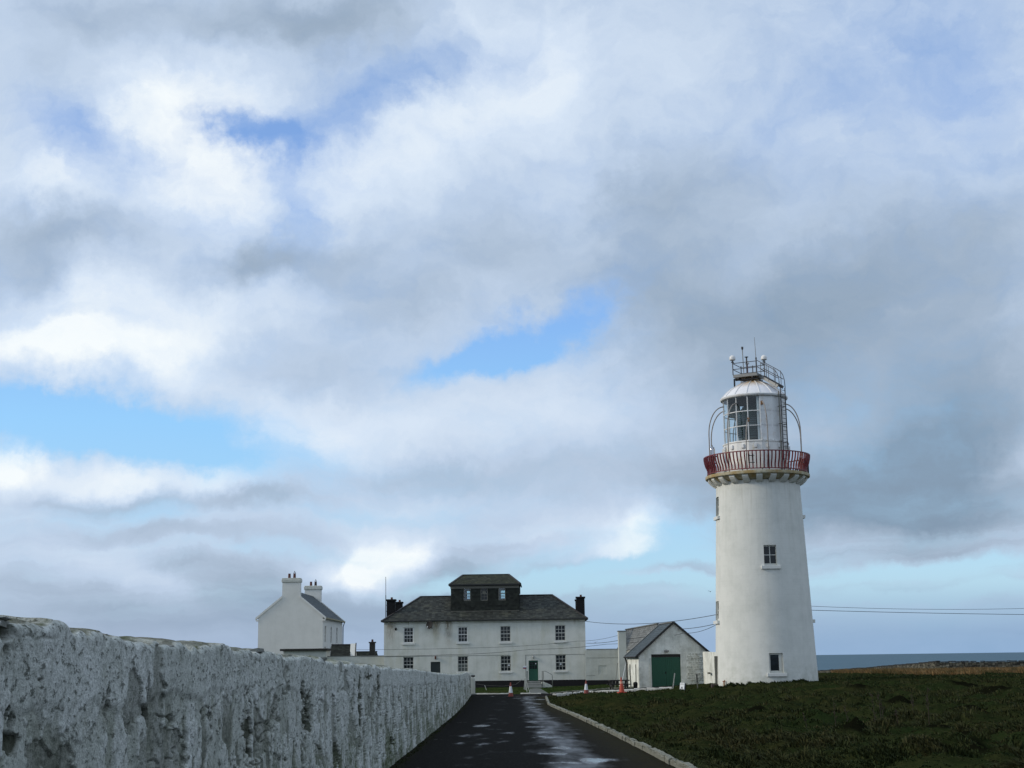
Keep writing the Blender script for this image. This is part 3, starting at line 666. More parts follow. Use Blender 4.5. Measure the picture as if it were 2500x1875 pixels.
def kerb(name, pts, mat, ln, w, h, seed, skip=0.0):
    r = random.Random(seed); root = tag(link(name, None, None), kind='structure')
    vs = kerb_variants('kerb_stone', mat, ln, w, h, 7, r)
    pts = [Vector((p[0], p[1], 0)) for p in pts]; seglen = [(pts[i+1]-pts[i]).length for i in range(len(pts)-1)]
    tot = sum(seglen); s = ln/2
    while s < tot:
        q = s; i = 0
        while i < len(seglen)-1 and q > seglen[i]: q -= seglen[i]; i += 1
        p = pts[i].lerp(pts[i+1], q/seglen[i]); d = pts[i+1]-pts[i]
        if r.random() >= skip:
            o = link('kerb_stone', r.choice(vs), root, (p.x+r.uniform(-.012, .012), p.y, float(zg(p.x, p.y))-r.uniform(0, 0.035)), math.atan2(d.y, d.x)+r.uniform(-.02, .02))
            o.rotation_euler = (r.uniform(-.07, .05), r.uniform(-.012, .012), o.rotation_euler.z)
        s += ln
    return root
kerb('kerb', [(float(kerb_x(y))-0.08, y) for y in (8, 18, 26, 34, 43, 54, 66, 76, 85.4, 94, 102)], M['kerb'], 0.92, 0.14, 0.14, 1)
kerb('kerb', [(2.75, 104.75), (3.2, 105.7), (5.3, 109.9), (8.05, 109.0), (11.9, 108.1)], M['kerb_bright'], 0.95, 0.28, 0.20, 2)
kerb('kerb', [(2.7, 112.5), (4.25, 115.25), (7.6, 120.0), (10.0, 119.4)], M['kerb'], 0.9, 0.14, 0.12, 3)
kerb('kerb', [(-6, 113.2), (-3.4, 113.1), (1.55, 112.35)], M['kerb_bright'], 0.8, 0.14, 0.11, 4, 0.12)

# ------------------------------------------------------------------ the peeling limewashed wall on the left
PITS = [(6.13, 1.755, 0.09, 0.05, 0.16), (6.02, 1.80, 0.10, 0.025, 0.08), (6.15, 1.66, 0.05, 0.025, 0.1), (6.2, 1.40, 0.05, 0.03, 0.14), (6.27, 1.34, 0.045, 0.065, 0.12), (6.22, 1.27, 0.12, 0.05, 0.04), (6.62, 1.53, 0.10, 0.018, 0.07), (6.75, 1.515, 0.04, 0.03, 0.1),
        (7.75, 1.42, 0.045, 0.10, 0.10), (8.65, 1.37, 0.05, 0.11, 0.11), (8.75, 1.27, 0.05, 0.06, 0.11), (15.85, 1.08, 0.34, 0.24, 0.05), (15.5, 1.33, 0.16, 0.12, 0.06), (16.1, 0.93, 0.25, 0.10, 0.06),
        (22.0, 0.9, 0.25, 0.4, 0.05), (21.0, 1.12, 0.2, 0.16, 0.06), (28.3, 0.0, 0.5, 0.13, 0.10), (10.6, 1.12, 0.08, 0.1, 0.07), (9.7, 1.14, 0.06, 0.12, 0.07), (12.2, 1.0, 0.2, 0.14, 0.06), (18.8, 0.4, 0.3, 0.2, 0.05), (23.4, 1.33, 0.5, 0.05, 0.06), (25.5, 1.18, 0.3, 0.2, 0.05)]
def build_wall():
    u = np.linspace(1/2.2, 1/111.8, 2100); Yc = 1/u
    Yc = np.concatenate([np.linspace(-8, 2.1, 60), Yc]); nc = len(Yc)
    zb = road_z(Yc)-0.06
    top = road_z(Yc)+1.885+0.018*(fbm(Yc*0.55, Yc*0+3.1, 3, 5)-0.5)*2
    jag = fbm(Yc*2.4, Yc*0+1.7, 4, 8)-0.5
    top = top+0.045*jag+0.014*np.sign(fbm(Yc*1.1, Yc*0+8.8, 2, 12)-0.5)*0.7
    top = top-0.022*sst(0.50, 0.54, fbm(Yc*6.5, Yc*0+2.2, 4, 14))+0.03*(fbm(Yc*11, Yc*0+5.2, 3, 16)-0.5)
    top = top-0.05*np.exp(-((Yc-7.15)/0.10)**2)-0.02*sst(7.1, 7.3, Yc)
    # the end of the wall is ramped down
    top = top-0.30*sst(98, 111.8, Yc)
    nf, nt, nb = 250, 16, 6
    rows = nf+nt+nb
    X = np.zeros((rows, nc)); Y = np.repeat(Yc[None, :], rows, 0); Z = np.zeros((rows, nc)); bare_and_shade = np.zeros((rows, nc)); moss = np.zeros((rows, nc))
    t = np.linspace(0, 1, nf)[:, None]
    z = zb[None, :]+(top-zb)[None, :]*t
    hh = (z-road_z(Yc)[None, :])                      # height above the road
    s = Y[:nf]; v = hh
    wx = 0.5*(fbm(s*0.9, v*1.7, 3, 41)-0.5); wv = 0.25*(fbm(s*1.0+5, v*1.9, 3, 43)-0.5)
    band = sst(1.50, 1.56, v+0.10*(fbm(s*1.3, v*0.4, 4, 51)-0.5)*2)       # the smoother capping band
    L1 = fbm((s+wx)*1.25, (v+wv)*2.5, 6, 61)+0.07*(0.9-v)*sst(0.0, 1.2, 1.2-v)-0.07*band
    p1 = sst(0.612, 0.619, L1)
    L2 = fbm((s+wx)*1.25+9, (v+wv)*1.7, 5, 71)
    p2 = sst(0.545, 0.553, L2)*(1-0.7*band)
    L3 = fbm((s+wx)*2.8+2, (v+wv)*2.3, 4, 75)
    p3 = sst(0.545, 0.553, L3)*(1-0.6*band)
    L4 = fbm((s+0.6*wx)*5.5+3, (v+0.5*wv)*2.4, 3, 78); p4 = sst(0.575, 0.59, L4)*(1-band)*sst(1.75, 1.2, v+0*s)
    st = fbm((s+wx)*0.8, (v+wv)*2.0, 3, 81)
    cr = np.abs(fbm((s+wx)*0.6, (v+wv)*2.4, 5, 91)-0.5); crack = (1-sst(0.0, 0.018, cr))*sst(0.46, 0.56, fbm(s*0.8, v*1.1, 3, 95))
    cr2 = np.abs(fbm((s+wx)*1.7+4, (v+wv)*0.8, 5, 97)-0.5); crack = np.maximum(crack, (1-sst(0.0, 0.016, cr2))*sst(0.5, 0.6, fbm(s*1.1+7, v*1.1, 3, 99)))  # upright cracks; their dark colour stands in for shadow lines of flake edges
    cr3 = np.abs(fbm((s+wx)*2.8+14, (v+wv)*1.3, 5, 98)-0.5); crack = np.maximum(crack, 0.8*(1-sst(0.0, 0.010, cr3))*sst(0.47, 0.57, fbm(s*0.9+3, v*1.3, 3, 100)))
    crack = crack*(1-0.6*band)
    hi = fbm(s*5.0, v*6.0, 3, 101)-0.5; hi2 = fbm(s*18, v*22, 2, 105)-0.5; hi2 = hi2*sst(30, 10, s)
    disp = 0.014*(st-0.5)-0.017*p1-0.009*p2-0.006*p3-0.011*p4-0.024*crack+0.008*hi+0.005*hi2+0.005*band
    pit = np.zeros_like(disp)
    for py_, pz_, ry_, rz_, dd in PITS:
        e = ((s-py_)/ry_)**2+((z-pz_)/rz_)**2+2.2*(fbm(s*7, v*11, 4, 111)-0.5)*2
        k_ = sst(1.05, 0.75, e); disp = disp-dd*0.6*k_; pit = np.maximum(pit, k_)
    round_ = np.clip((t-0.985)/0.015, 0, 1)**2*0.025
    X[:nf] = wall_x(Yc)[None, :]+disp-0.05*t-round_
    Z[:nf] = z+0.012*hi
    bare_and_shade[:nf] = np.clip(np.maximum(np.maximum(p1*0.60, pit), np.maximum(crack*0.9, p4*0.7*sst(0.45, 0.6, fbm(s*1.3, v*1.1, 3, 171)+0.0*z)))+0.0*p2, 0, 1)  # bare stone, plus painted shade in cracks, slivers and pits
    old = np.zeros_like(X); old[:nf] = np.clip(0.26*p2+0.35*p3+0.5*p4+0.16*band, 0, 1); old[nf:] = 0.5
    low = sst(1.25, 0.1, v)
    moss[:nf] = np.clip(low*sst(0.44, 0.56, fbm(s*1.1, v*2.0, 5, 121))*1.0+0.5*p1*low+0.35*sst(1.82, 1.9, v)*sst(0.5, 0.62, fbm(s*2.4, v, 4, 131)), 0, 1)
    for i in range(nt):
        f = (i+1)/nt; r_ = nf+i
        X[r_] = X[nf-1]-0.46*f; bump = fbm(Yc*3.2, Yc*0+f*1.6, 4, 141)-0.5
        Z[r_] = top+0.05*math.sin(f*math.pi)*0.5+0.05*bump*min(1, f*4)
        bare_and_shade[r_] = 0.35+0.4*(bump > 0.05); moss[r_] = 0.55*sst(0.48, 0.6, fbm(Yc*2.4, Yc*0+f*3, 4, 151))
    for i in range(nb):
        r_ = nf+nt+i; f = (i+1)/nb; X[r_] = X[nf+nt-1]-0.03; Z[r_] = top-(top-zb)*f
    V = np.stack([X, Y, Z], -1).reshape(-1, 3)
    F = grid_faces(rows, nc)[:, ::-1]
    # closed far end
    me = fast_mesh('roadside_wall', V, F, M['rough_wall'], {'bare_and_shade': bare_and_shade.ravel(), 'moss': moss.ravel(), 'old': old.ravel()}, True)
    return me, top, Yc
me, WTOP, WY = build_wall()
rw = tag(link('roadside_wall', me), 'long peeling limewashed stone wall running along the left side of the road', 'wall')
g = G(); xe = float(wall_x(111.8)); g.box(xe-0.50, xe-0.02, 111.6, 111.95, -1.3, 0.40); g.build('end_pier', M['yard_white'], rw, bevel=0.03)
r = random.Random(5)
for yy in [6.3, 7.9, 8.35, 9.3, 10.1, 11.6, 13.1, 15.0, 17.5, 20.5, 24.0, 29.0, 36.0]:
    g = G(); zt = float(np.interp(yy, WY, WTOP)); ln = r.uniform(0.12, 0.26)
    n = 7; ring = [(ln*(0.8+0.4*r.random())*math.cos(2*math.pi*k/n), ln*(0.7+0.5*r.random())*math.sin(2*math.pi*k/n)) for k in range(n)]
    for zz_, sc_ in ((0, 1), (0.026, 0.95)):
        for a, b_ in ring: g.v.append((b_*sc_*0.6, a*sc_, zz_+r.uniform(-.006, .006)))
    g.f.append(tuple(range(n))[::-1]); g.f.append(tuple(range(n, 2*n)))
    for k in range(n): g.f.append((k, (k+1) % n, n+(k+1) % n, n+k))
    o = g.build('coping_stone', M['wall_stone'], rw, (float(wall_x(yy))-0.19, yy, zt-0.010)); o.rotation_euler = (r.uniform(-.08, .08), r.uniform(-.1, .1), r.uniform(-.4, .4))

# gate post with its flat dark lamp at the end of the wall
gp = thing('gate_post', 'white gate post with a flat black lantern at the far end of the roadside wall', 'gate post', (-3.33, 112.2, -1.15))
g = G(); g.box(-0.16, 0.16, -0.16, 0.16, -0.1, 1.30); g.build('post', M['yard_white'], gp, bevel=0.02)
g = G(); g.box(-0.03, 0.03, -0.03, 0.03, 1.28, 1.38); g.build('stem', M['metal'], gp)
g = G(); g.box(-0.15, 0.15, -0.12, 0.12, 1.37, 1.50); g.build('lantern', M['black'], gp, bevel=0.015)
g = G(); g.box(-0.25, 0.28, -0.3, 0.2, -0.1, 0.10); g.build('footing', M['concrete'], gp, bevel=0.03)

# ------------------------------------------------------------------ building helpers
def holed(g, x0, x1, z0, z1, holes, y=0.0, depth=0.16):
    """a wall facing -Y with rectangular openings (xa, xb, za, zb) and their reveals"""
    xs = sorted({x0, x1, *[h[0] for h in holes], *[h[1] for h in holes]}); zs = sorted({z0, z1, *[h[2] for h in holes], *[h[3] for h in holes]})
    xs = [a for a in xs if x0 <= a <= x1]; zs = [a for a in zs if z0 <= a <= z1]
    for i in range(len(xs)-1):
        for j in range(len(zs)-1):
            cx, cz = (xs[i]+xs[i+1])/2, (zs[j]+zs[j+1])/2
            if any(h[0] < cx < h[1] and h[2] < cz < h[3] for h in holes): continue
            g.q((xs[i], y, zs[j]), (xs[i+1], y, zs[j]), (xs[i+1], y, zs[j+1]), (xs[i], y, zs[j+1]))
    for a, b, c, d in holes:
        g.q((a, y, c), (a, y, d), (a, y+depth, d), (a, y+depth, c)); g.q((b, y, c), (b, y+depth, c), (b, y+depth, d), (b, y, d))
        g.q((a, y, d), (b, y, d), (b, y+depth, d), (a, y+depth, d)); g.q((a, y, c), (a, y+depth, c), (b, y+depth, c), (b, y, c))
def slates(g, O, U, V, u_at, vlen, sw, sh, r, holes=(), thick=0.022, jit=0.012):
    """overlapping slates on the plane O + u*U + v*V; u_at(v) gives the usable run of u"""
    O, U, V = Vector(O), Vector(U).normalized(), Vector(V).normalized(); Nn = U.cross(V).normalized()
    rows = int(vlen/sh+0.5)
    for i in range(rows):
        v0 = i*vlen/rows; v1 = min(vlen, v0+1.12*vlen/rows); a, b = u_at(v0+0.5*vlen/rows)
        u = a-(sw*0.5 if i % 2 else 0.0)
        while u < b-0.01:
            ua, ub = max(a, u+0.006), min(b, u+sw-0.006); u += sw
            if ub-ua < 0.05: continue
            cu, cv = (ua+ub)/2, (v0+v1)/2
            if any(h[0]-0.02 < cu < h[1]+0.02 and h[2] < cv < h[3] for h in holes): continue
            dv = r.uniform(-jit, jit); t = thick+r.uniform(-0.006, 0.008)
            lo = v0+dv
            P = [O+U*ua+V*lo+Nn*t, O+U*ub+V*lo+Nn*(t+r.uniform(-.004, .004)), O+U*ub+V*v1+Nn*0.006, O+U*ua+V*v1+Nn*0.006]
            bse = len(g.v); g.v += [tuple(p) for p in P]+[tuple(O+U*ua+V*lo), tuple(O+U*ub+V*lo)]
            g.f += [(bse, bse+1, bse+2, bse+3), (bse, bse+4, bse+5, bse+1)]
PANES = {}
def pane_mesh(w, h, mat):
    k = (round(w, 3), round(h, 3), mat.name)
    if k not in PANES:
        g = G(); g.box(-w/2, w/2, -0.004, 0.004, -h/2, h/2)
        me = bpy.data.meshes.new('pane'); me.from_pydata(g.v, [], g.f); me.materials.append(mat); PANES[k] = me
    return PANES[k]
def window(parent, x, z, w, h, y, cols, rows, fmat, rail=True, fw=0.055, bar=0.028, pmat=None, sill=None, rz=0.0, skip=(), extra=0.0):
    """sash window in an opening whose lower edge is z; the frame is the part, its panes and sill are sub-parts"""
    g = G(); d = 0.03
    g.box(-w/2, -w/2+fw, -d, d, 0, h); g.box(w/2-fw, w/2, -d, d, 0, h); g.box(-w/2+fw, w/2-fw, -d, d, h-fw, h); g.box(-w/2+fw, w/2-fw, -d, d, 0, fw+extra)
    iw, ih = w-2*fw, h-2*fw-extra; z0 = fw+extra
    for c in range(1, cols):
        cx = -iw/2+iw*c/cols; g.box(cx-bar/2, cx+bar/2, -d*0.7, d*0.7, z0, z0+ih)
    xs = [-iw/2]+[-iw/2+iw*c/cols for c in range(1, cols)]+[iw/2]
    for rr in range(1, rows):
        cz = z0+ih*rr/rows; t = (bar if not (rail and rr*2 == rows) else 0.06)/2
        for c in range(cols): g.box(xs[c]+(bar/2 if c else 0), xs[c+1]-(bar/2 if c < cols-1 else 0), -d*0.9, d*0.9, cz-t, cz+t)
    o = g.build('window', fmat, parent, (x, y, z), rz)
    for c in range(cols):
        for rr in range(rows):
            if (c, rr) in skip: continue
            link('pane', pane_mesh(iw/cols, ih/rows, pmat or M['glass']), o, (-iw/2+iw*(c+0.5)/cols, 0.004*((rr*2 >= rows)-0.5), z0+ih*(rr+0.5)/rows))
    if sill:
        sw, sh_, sp, smat = sill
        s_ = G(); s_.box(-sw/2, sw/2, -sp, -0.12, -sh_, 0.02); s_.build('sill', smat, o, bevel=0.01)
    return o

# ------------------------------------------------------------------ the keepers' house
def build_house():
    H = thing('keepers_house', 'long two storey white house with dark slate hip roof and black slate-hung attic', 'house', (-3.0, 140.0, -1.17), R(-1.0))
    hw, D, ze, zp = 9.83, 8.2, 6.50, 0.66
    up = [(-7.43, 4.36), (-2.13, 4.36), (2.04, 4.34), (7.38, 4.36)]
    lo = [(-7.43, 1.50), (-2.13, 1.50), (2.04, 1.50), (7.38, 1.52)]
    holes = [(x-0.5, x+0.5, z, z+1.52) for x, z in up+lo]+[(-5.27, -4.33, 0.56, 2.53), (4.26, 5.17, 0.56, 2.54)]
    g = G(); holed(g, -hw, hw, zp, ze, [h for h in holes if h[2] > zp]+[(a, b, zp, d) for a, b, c, d in holes if c < zp])
    g.q((-hw, 0, zp), (-hw, 0, ze), (-hw, D, ze), (-hw, D, zp)); g.q((hw, 0, zp), (hw, D, zp), (hw, D, ze), (hw, 0, ze)); g.q((-hw, D, zp), (-hw, D, ze), (hw, D, ze), (hw, D, zp))
    g.build('wall', M['facade'], H)
    g = G()
    for a, b in ((-hw-0.03, -5.27), (-4.33, 4.26), (5.17, hw+0.03)): g.box(a, b, -0.03, 0.3, -0.25, zp-0.003)
    g.box(-hw-0.03, -hw+0.3, 0.303, D, -0.25, zp-0.003); g.box(hw-0.3, hw+0.03, 0.303, D, -0.25, zp-0.003)
    g.build('plinth', M['black'], H)
    for i, (x, z) in enumerate(up):
        new = i < 2
        window(H, x, z, 1.0, 1.52, 0.11, 3, 4, M['frame_new'] if new else M['frame'], fw=0.085 if new else 0.05, bar=0.024 if new else 0.03, sill=(1.28, 0.17, 0.19, M['sill']), extra=0.0 if new else 0.05)
    lows = []
    for x, z in lo:
        lows.append(window(H, x, z, 1.0, 1.52, 0.11, 3, 4, M['frame'], fw=0.05, bar=0.03, sill=(1.32, 0.16, 0.19, M['sill']), extra=0.05))
    # paper notices and blinds behind the lower panes
    g = G(); g.box(0.17, 0.43, 0.02, 0.026, 0.98, 1.12); g.build('window_notice', M['sill'], lows[2])
    g = G(); g.box(-0.46, 0.46, 0.05, 0.06, 0.06, 0.74); g.build('lace_curtain', simple('net_curtain', (0.10, 0.11, 0.10), 0.9, var=0.5, scale=18), lows[1], (0, -0.058, 0))
    for wdw, x, z in ((lows[2], 0.30, 0.62), (lows[3], 0.0, 0.64)):
        g = G(); g.lathe([(0.0, -0.004), (0.085, -0.004), (0.085, 0.004), (0, 0.004)], 14)
        o = g.build('round_sticker', M['sign_white'], wdw, (x, -0.012, z)); o.rotation_euler = (R(90), 0, 0)
    # doors
    d = G(); d.box(-0.47, 0.47, 0.0, 0.05, 0, 1.97); dd = d.build('door', M['door_dark'], H, (-4.80, 0.11, 0.56))
    d = G(); d.box(-0.455, 0.455, 0.0, 0.05, 0, 1.98)
    dd = d.build('door', M['door_green'], H, (4.715, 0.10, 0.56))
    f = G()
    for a in (-0.455, 0.405): f.box(a, a+0.05, -0.012, -0.001, 0, 1.98)
    f.box(-0.405, 0.405, -0.012, -0.001, 1.88, 1.98); f.box(-0.405, 0.405, -0.012, -0.001, 0.0, 0.16); f.box(-0.405, 0.405, -0.012, -0.001, 1.06, 1.14)
    f.box(-0.03, 0.03, -0.012, -0.001, 0.16, 1.06)
    f.build('door_frame', M['door_green'], dd)
    for c in range(3):
        for rr in range(2):
            link('pane', pane_mesh(0.22, 0.32, M['glass']), dd, (-0.25+0.25*c, -0.008, 1.34+0.35*rr))
    g = G(); g.box(0.20, 0.28, -0.025, -0.014, 1.62, 1.73); g.build('door_notice', M['sign_white'], dd)
    # roof: hipped, eaves all round
    ov, zr = 0.22, 9.0; rx0, rx1, ym = -6.55, 6.65, D/2
    e = [(-hw-ov, -ov, ze), (hw+ov, -ov, ze), (hw+ov, D+ov, ze), (-hw-ov, D+ov, ze)]; ra, rb = (rx0, ym, zr), (rx1, ym, zr)
    zs_ = lambda y: ze+(zr-ze)*(y+ov)/(ym+ov); A0_, A1_ = -3.33, 3.38
    g = G(); g.q(e[0], (A0_, -ov, ze), (A0_, ym, zr), ra); g.q((A1_, -ov, ze), e[1], rb, (A1_, ym, zr)); g.q((A0_, -ov, ze), (A1_, -ov, ze), (A1_, 1.28, zs_(1.28)), (A0_, 1.28, zs_(1.28)))
    g.q(e[1], e[2], rb); g.q(e[3], e[0], ra); g.q((A0_, D+ov, ze), e[3], ra, (A0_, ym, zr)); g.q(e[2], (A1_, D+ov, ze), (A1_, ym, zr), rb); g.q((A1_, D+ov, ze), (A0_, D+ov, ze), (A0_, 6.9, zs_(D-6.9)), (A1_, 6.9, zs_(D-6.9)))
    g.q(*reversed(e))
    rf = g.build('roof', M['slate'], H)
    s = G(); r = random.Random(3)
    Lf = math.hypot(ym+ov, zr-ze); fl = rx0-(-hw-ov); fr = (hw+ov)-rx1; LL = 2*(hw+ov)
    slates(s, e[0], (1, 0, 0), (0, ym+ov, zr-ze), lambda v: (fl*v/Lf, LL-fr*v/Lf), Lf, 0.30, 0.21, r, holes=[(3.35+hw+ov-6.72, 3.42+hw+ov, 1.75, 9)])
    Ls = math.hypot(fl, zr-ze); WS = D+2*ov
    slates(s, e[3], (0, -1, 0), (fl, 0, zr-ze), lambda v: (WS/2*v/Ls, WS-WS/2*v/Ls), Ls, 0.30, 0.21, r)
    slates(s, e[1], (0, 1, 0), (-fr, 0, zr-ze), lambda v: (WS/2*v/Ls, WS-WS/2*v/Ls), Ls, 0.30, 0.21, r)
    tag(s.build('slates', M['slate'], rf), kind='stuff')
    for a, b_ in ((ra, (-3.36, ym, zr)), ((3.41, ym, zr), rb), (e[0], ra), (e[1], rb), (e[2], rb), (e[3], ra)):
        g = G(); g.beam(Vector(a)+Vector((0, 0, .03)), Vector(b_)+Vector((0, 0, .03)), 0.22, 0.07); g.build('ridge_tiles', M['ridge'], rf)
    g = G(); g.box(-hw-ov-0.06, hw+ov+0.06, -ov-0.10, -ov+0.02, ze-0.10, ze+0.025); g.box(-hw-ov-0.08, -hw-ov+0.02, -ov+0.023, D+ov, ze-0.10, ze+0.025); g.box(hw+ov-0.02, hw+ov+0.08, -ov+0.023, D+ov, ze-0.10, ze+0.025)
    g.build('gutter', M['gutter'], H)
    # attic storey standing through the roof
    ax0, ax1, ay0, ay1, at = -3.34, 3.39, 1.25, 6.75, 10.02
    wins = [(-1.75, 8.40), (-0.05, 8.40), (1.71, 8.40)]; ho = [(x-0.37, x+0.37, z, z+1.36) for x, z in wins]
    g = G(); holed(g, ax0, ax1, 7.0, at, ho, ay0, 0.12)
    g2 = G(); holed(g2, -ax1, -ax0, 7.0, at, [(-(-1.83+0.21), -(-1.83-0.21), 8.80, 9.66), (-(1.70+0.25), -(1.70-0.25), 8.80, 9.66)], 0.0, 0.1)
    for f in g2.f: g.q(*[(-g2.v[i][0], ay1-g2.v[i][1], g2.v[i][2]) for i in f])
    g.q((ax0, ay0, 7), (ax0, ay0, at), (ax0, ay1, at), (ax0, ay1, 7)); g.q((ax1, ay0, 7), (ax1, ay1, 7), (ax1, ay1, at), (ax1, ay0, at))
    at_o = g.build('attic', M['slate_dark'], H)
    s = G()
    slates(s, (ax0, ay0, 7.40), (1, 0, 0), (0, 0, 1), lambda v: (0, ax1-ax0), at-7.40, 0.28, 0.19, r, [(a-ax0-0.05, b-ax0+0.05, c-7.40-0.05, d-7.40+0.05) for a, b, c, d in ho])
    slates(s, (ax0, ay1, 7.0), (0, -1, 0), (0, 0, 1), lambda v: (0, ay1-ay0), at-7.0, 0.28, 0.19, r)
    slates(s, (ax1, ay0, 7.0), (0, 1, 0), (0, 0, 1), lambda v: (0, ay1-ay0), at-7.0, 0.28, 0.19, r)
    tag(s.build('hung_slates', M['slate_dark'], at_o), kind='stuff')
    g = G(); g.box(ax0-0.02, ax1+0.02, ay0-0.07, ay0-0.004, 7.36, 7.41); g.build('flashing', M['timber_grey'], at_o)
    for i, (x, z) in enumerate(wins):
        window(H, x, z, 0.74, 1.36, ay0+0.06, 2, 4 if i != 1 else 4, M['frame_grey'], fw=0.09, bar=0.03, pmat=M['glass_clear'] if i != 1 else M['glass'], rail=True)
    for x, w2 in ((-1.83, 0.42), (1.70, 0.50)):
        window(H, x, 8.80, w2, 0.86, ay1-0.05, 2, 3, M['frame_grey'], fw=0.02, bar=0.03, pmat=M['glass_clear'], rail=False)
    g = G(); g.box(-0.21, 0.11, ay0+0.045, ay0+0.052, 9.05, 9.32); g.build('attic_notice', M['timber_grey'], H)
    o2 = 0.14; zr2 = 11.10; er = [(ax0-o2, ay0-o2, at), (ax1+o2, ay0-o2, at), (ax1+o2, ay1+o2, at), (ax0-o2, ay1+o2, at)]; yc = (ay0+ay1)/2
    ra2, rb2 = (-2.27, yc, zr2), (2.33, yc, zr2)
    g = G(); g.q(er[0], er[1], rb2, ra2); g.q(er[1], er[2], rb2); g.q(er[2], er[3], ra2, rb2); g.q(er[3], er[0], ra2); g.q(*reversed(er))
    rf2 = g.build('attic_roof', M['slate_green'], H)
    s = G(); dy = yc-ay0+o2; Lf = math.hypot(dy, zr2-at); f1 = -2.27-(ax0-o2); LL = ax1-ax0+2*o2
    slates(s, er[0], (1, 0, 0), (0, dy, zr2-at), lambda v: (f1*v/Lf, LL-f1*v/Lf), Lf, 0.28, 0.20, r)
    Ls = math.hypot(f1, zr2-at); WS = ay1-ay0+2*o2
    slates(s, er[3], (0, -1, 0), (f1, 0, zr2-at), lambda v: (WS/2*v/Ls, WS-WS/2*v/Ls), Ls, 0.28, 0.2, r)
    slates(s, er[1], (0, 1, 0), (-f1, 0, zr2-at), lambda v: (WS/2*v/Ls, WS-WS/2*v/Ls), Ls, 0.28, 0.2, r)
    tag(s.build('slates', M['slate_green'], rf2), kind='stuff')
    for a, b_ in ((ra2, rb2), (er[0], ra2), (er[1], rb2)):
        g = G(); g.beam(Vector(a)+Vector((0, 0, .03)), Vector(b_)+Vector((0, 0, .03)), 0.2, 0.06); g.build('ridge_tiles', M['ridge'], rf2)
    g = G(); g.box(ax0-o2-0.1, ax1+o2+0.1, ay0-o2-0.1, ay0-o2+0.01, at-0.11, at+0.015); g.box(ax0-o2-0.1, ax0-o2+0.01, ay0-o2+0.013, ay1+o2, at-0.11, at+0.015); g.box(ax1+o2-0.01, ax1+o2+0.1, ay0-o2+0.013, ay1+o2, at-0.11, at+0.015)
    g.build('attic_gutter', M['gutter'], H)
    g = G(); g.box(ax0-0.05, ax1+0.05, ay0-0.06, ay0-0.03, at-0.42, at-0.17); g.build('attic_fascia', M['frame_grey'], at_o)
    g = G(); g.tube([(ax1+0.2, ay0-0.15, at-0.05), (ax1+0.1, ay0-0.06, at-0.35), (ax1+0.1, ay0-0.06, 9.0)], 0.05); g.build('downpipe', M['gutter'], H)
    # chimneys
    for (x0, x1, y0, zt) in ((-9.70, -8.88, 1.1, 8.66), (-9.36, -8.70, 6.5, 8.62), (9.06, 9.86, 1.1, 8.66), (9.10, 9.86, 6.5, 8.62)):
        g = G(); g.box(x0, x1, y0, y0+0.9, 6.4, zt-0.16); g.box(x0-0.07, x1+0.07, y0-0.07, y0+0.97, zt-0.157, zt)
        c = g.build('chimney', M['chimney'], H)
        xm = (x0+x1)/2; p = G(); p.lathe([(0.12, zt), (0.10, zt+0.17), (0.13, zt+0.20), (0.09, zt+0.20)], 12, xm+0.05, y0+0.45); p.build('chimney_pot', M['pot'], c)
    # thin cable run and drip stains belong to the wall
    g = G(); g.box(3.98, hw, -0.018, -0.002, 3.06, 3.085); g.box(3.95, 3.978, -0.018, -0.002, 0.7, 3.085); g.box(-hw, 2.4, -0.018, -0.002, 3.08, 3.10); g.box(-hw, hw, -0.014, -0.002, 6.20, 6.215)
    g.build('wall_conduit', M['timber_grey'], H)
    rm, N, bs = new_mat('rust_run'); tr = N.add('ShaderNodeBsdfTransparent'); mx = N.add('ShaderNodeMixShader')
    tc = N.add('ShaderNodeTexCoord'); x_, y_, z_ = N.sep(tc.outputs['Generated'])
    edge = N.math('MULTIPLY', N.rng(N.math('ABSOLUTE', N.math('SUBTRACT', x_, 0.5)), 0.5, 0.1), N.rng(z_, 0.0, 0.9))
    al = N.math('MULTIPLY', edge, N.rng(N.noise(N.mapping(tc.outputs['Object'], scl=(9, 9, 1.5)), 1.5, 5), 0.3, 0.6))
    N.l.new(N.math('MULTIPLY', al, 0.5), mx.inputs[0]); bs.inputs['Base Color'].default_value = (0.24, 0.15, 0.05, 1); bs.inputs['Roughness'].default_value = 0.9
    N.l.new(tr.outputs[0], mx.inputs[1]); N.l.new(bs.outputs[0], mx.inputs[2]); N.l.new(mx.outputs[0], N.n['Material Output'].inputs['Surface'])
    for x, w2, h2 in ((-3.62, 0.30, 1.5), (-7.42, 0.14, 0.5), (-9.2, 1.3, 2.6), (-4.7, 1.2, 1.9), (8.8, 0.25, 0.6), (-3.5, 1.0, 2.8)):
        g = G(); g.q((x-w2/2, -0.006, 6.4-h2), (x+w2/2, -0.006, 6.4-h2), (x+w2/2, -0.006, 6.4), (x-w2/2, -0.006, 6.4)); g.build('rust_stain', rm, H)
    return H
house = build_house()
HR = house.matrix_basis if False else Matrix.Translation(house.location) @ Matrix.Rotation(R(-1.0), 4, 'Z')
def on_house(x, y, z): return HR @ Vector((x, y, z))

